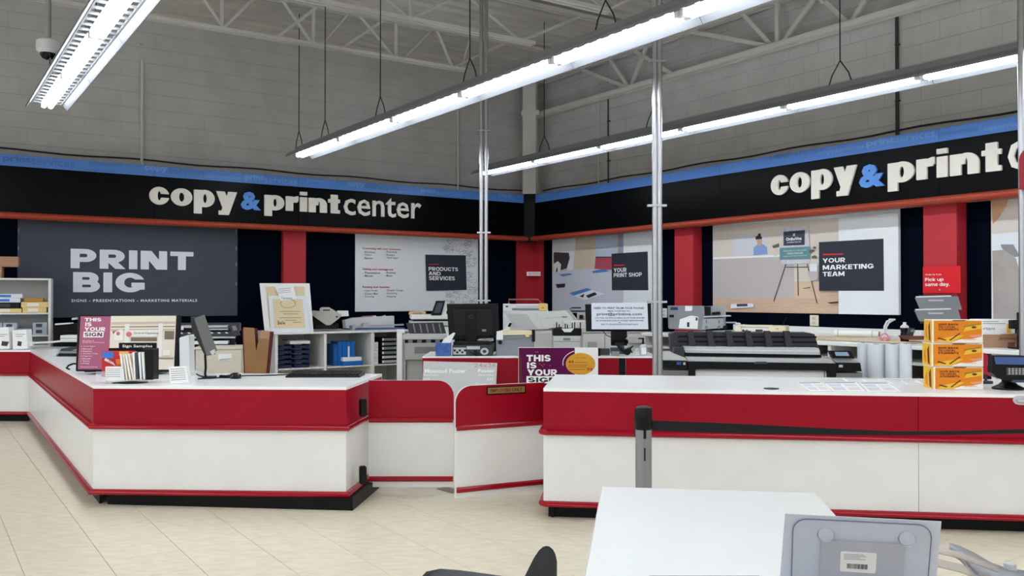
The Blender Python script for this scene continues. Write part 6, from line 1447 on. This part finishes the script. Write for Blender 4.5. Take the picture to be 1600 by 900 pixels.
# ================================================================== right counter top
og, oy, ow = mat('box_orange', (222, 132, 30), .4, spec=.2), mat('box_yellow', (232, 184, 52), .4), mat('box_white', (236, 232, 222), .5)
om, og2 = mat('box_maroon', (110, 40, 32), .5), mat('box_green', (150, 130, 40), .5)
zb_ = HR+.001
for k, (lab, xa, xb, sx_, yt, yb, a_) in enumerate((('bottom donation box of the orange stack on the right counter', 1459, 1535, 22, 574, 610, -2), ('middle donation box of the orange stack on the right counter', 1456, 1534, 14, 536.5, 573, -4), ('top donation box of the orange stack on the right counter', 1457, 1532, 9, 499, 535.5, -7))):
    t = Th('donation_box', lab, 'box', xa, 609, z=HR, a=a_, zb=zb_, group='orange donation boxes'); X = lambda x: (x-xa)*t.k
    W_, H_ = (xb-xa)*t.k, (yb-yt)*t.k-.002; dp = .16
    b_ = box('carton', t.o, ow, 0, W_, 0, dp, 0, H_, .002)
    poly('front_print', t.o, og, [(.01, .004), (W_-.008, .004), (W_-.008, H_-.006), (.01, H_-.006)], -.0008, .0006)
    poly('wave_print', t.o, ow, [(W_*.38, .004), (W_-.008, .004), (W_-.008, H_*.28), (W_*.78, H_*.18), (W_*.55, H_*.16)], -.0016, .0006); poly('yellow_print', t.o, oy, [(.012, .006), (W_*.4, .006), (W_*.62, H_*.34), (W_*.42, H_*.3), (W_*.2, H_*.2)], -.0022, .0005)
    poly('pencil_print', t.o, om, [(W_*.33, H_*.12), (W_*.36, H_*.1), (W_*.56, H_*.42), (W_*.53, H_*.43)], -.0029, .0005); poly('parcel_print', t.o, oy, [(W_*.62, H_*.5), (W_*.96, H_*.62), (W_*.98, H_*.8), (W_*.66, H_*.7)], -.0022, .0005); poly('parcel_print', t.o, og2, [(W_*.62, H_*.74), (W_*.94, H_*.86), (W_*.96, H_*.8), (W_*.62, H_*.68)], -.0029, .0005); poly('parcel_print', t.o, om, disc(W_*.82, H_*.68, W_*.05, H_*.05, 12), -.0036, .0005); poly('notch_print', t.o, om, [(W_*.38, H_*.95), (W_*.62, H_*.95), (W_*.68, H_*.99), (W_*.42, H_*.99)], -.0022, .0005); poly('crayon_print', t.o, om, [(W_*.1, H_*.18), (W_*.26, H_*.1), (W_*.28, H_*.14), (W_*.12, H_*.24)], -.0029, .0005)
    poly('ribbon_print', t.o, mat('box_pink', (226, 150, 130), .5), [(W_*.72, H_*.32), (W_*.97, H_*.38), (W_*.97, H_*.28), (W_*.8, H_*.24)], -.0022, .0005)
    for s_, wa, wb, z0, z1 in (('GIVE BACK', .12, .52, .76, .84), ('TO LOCAL', .12, .46, .65, .73), ('STUDENTS', .12, .52, .54, .62)): heavy(t.o, s_, W_*wa, W_*wb, H_*z0, H_*z1, -.003, om, .26)
    text(t.o, 'donations', W_*.62, W_*.86, H_*.13, H_*.19, -.003, og, .01)
    sd = G().prism([(.004, .004), (dp-.004, .004), (dp-.004, H_-.004), (.004, H_-.004)], 'x', -.0014, -.0003).build('side_print', oy, t.o); G().prism([(.03, .01), (.06, .02), (.07, H_*.7), (.04, H_*.9)], 'x', -.0026, -.0015).build('side_swirl', om, sd); G().prism([(.09, .02), (.12, .03), (.13, H_*.5), (.1, H_*.8)], 'x', -.0026, -.0015).build('side_swirl', og, sd)
    zb_ += H_+.003
# payment terminal
t = Th('payment_terminal', 'black payment terminal on a round foot at the right end of the counter', 'terminal', 1584, 610, z=HR, a=-8)
G().lathe([(.10, 0), (.10, .01), (.06, .03), (.04, .05), (.04, .1)], (0, .09, 0), 20).build('foot', black_pl, t.o, smooth=True)
t.poly('case', black_pl, [(1558, 590), (1570, 594), (1640, 594), (1640, 556), (1552, 556), (1551, 583)], -.02, .06); t.poly('screen', mat('terminal_screen', (68, 92, 140), .25), [(1556, 569), (1636, 570), (1636, 558), (1554, 557.5)], -.024, -.0205); kp_ = t.poly('keypad', dark_grey, [(1571, 586), (1630, 586), (1630, 574), (1571, 574)], -.026, -.0205)
for r_ in range(4):
    for c_ in range(6): t.poly('key', light_grey, [(1574+c_*5, 576.5+r_*2.6), (1577+c_*5, 576.5+r_*2.6), (1577+c_*5, 575.2+r_*2.6), (1574+c_*5, 575.2+r_*2.6)], -.0275, -.0265, kp_)
t.poly('card_slot', slate, [(1580, 597), (1600, 597), (1600, 593), (1580, 593)], -.03, -.0)
t = Th('red_card_box', 'red folded gift card box between the orange boxes and the terminal', 'box', 1543, 583, D=6.35, a=0, zb=HR+.001)
t.poly('card', mat('card_red', (190, 24, 52), .4), [(1535, 583), (1548, 588), (1551, 582), (1548, 560), (1540, 552), (1535, 551)], .0, .02); t.poly('white_label', paper, [(1543, 578), (1549, 579), (1549, 567), (1543, 565)], -.002, -.0005); t.zbox('foot_stand', dark_grey, 1532, 1552, 0, .02, .0, .06, .003); t.zbox('easel_leg', dark_grey, 1540, 1544, .015, t.Z(583), .01, .02, .001)
# price sheets under glass on the counter
for k, (q4, lab) in enumerate((([(1245, 598), (1282, 597), (1300, 611), (1266, 611)], 'leftmost printed price sheet lying on the right counter'), ([(1284, 597.5), (1338, 597), (1352, 611.5), (1302, 611.5)], 'second printed price sheet lying on the right counter'), ([(1342, 598), (1388, 598), (1408, 612), (1356, 612)], 'third printed price sheet lying on the right counter'), ([(1378, 593), (1432, 594), (1444, 601), (1396, 601)], 'printed price sheet beside the orange boxes'), ([(1316, 592), (1372, 592), (1386, 596.5), (1322, 596.5)], 'printed price sheet at the back of the right counter'))):
    v = [P(x, y, z=HR) for x, y in q4]; c = sum(v, Vector())/4
    t = T('price_sheet', lab, 'paper', (c.x, c.y, HR+.0006), 0, 'printed price sheets')
    G().prism([(p.x-c.x, p.y-c.y) for p in v], 'z', 0, .0012).build('sheet', paper, t)
    def mix(u, w_): a_ = v[0]*(1-u)+v[1]*u; b_ = v[3]*(1-u)+v[2]*u; p = a_*(1-w_)+b_*w_; return (p.x-c.x, p.y-c.y)
    for i, (u0, u1, w0, w1, m) in enumerate(((.05, .95, .04, .12, ink_grey), (.08, .45, .25, .5, mat('swatch_blue', (200, 208, 220), .5)), (.55, .92, .25, .5, mat('swatch_tan', (222, 218, 210), .5)), (.08, .45, .6, .9, mat('swatch_grey', (206, 206, 210), .5)), (.55, .92, .6, .9, mat('swatch_rose', (222, 212, 214), .5)))):
        G().prism([mix(u0, w0), mix(u1, w0), mix(u1, w1), mix(u0, w1)], 'z', .0014, .002).build('print_block', m, t)
TS_tmp = bpy.data.scenes.get('tmp_text')
if TS_tmp: bpy.data.scenes.remove(TS_tmp)
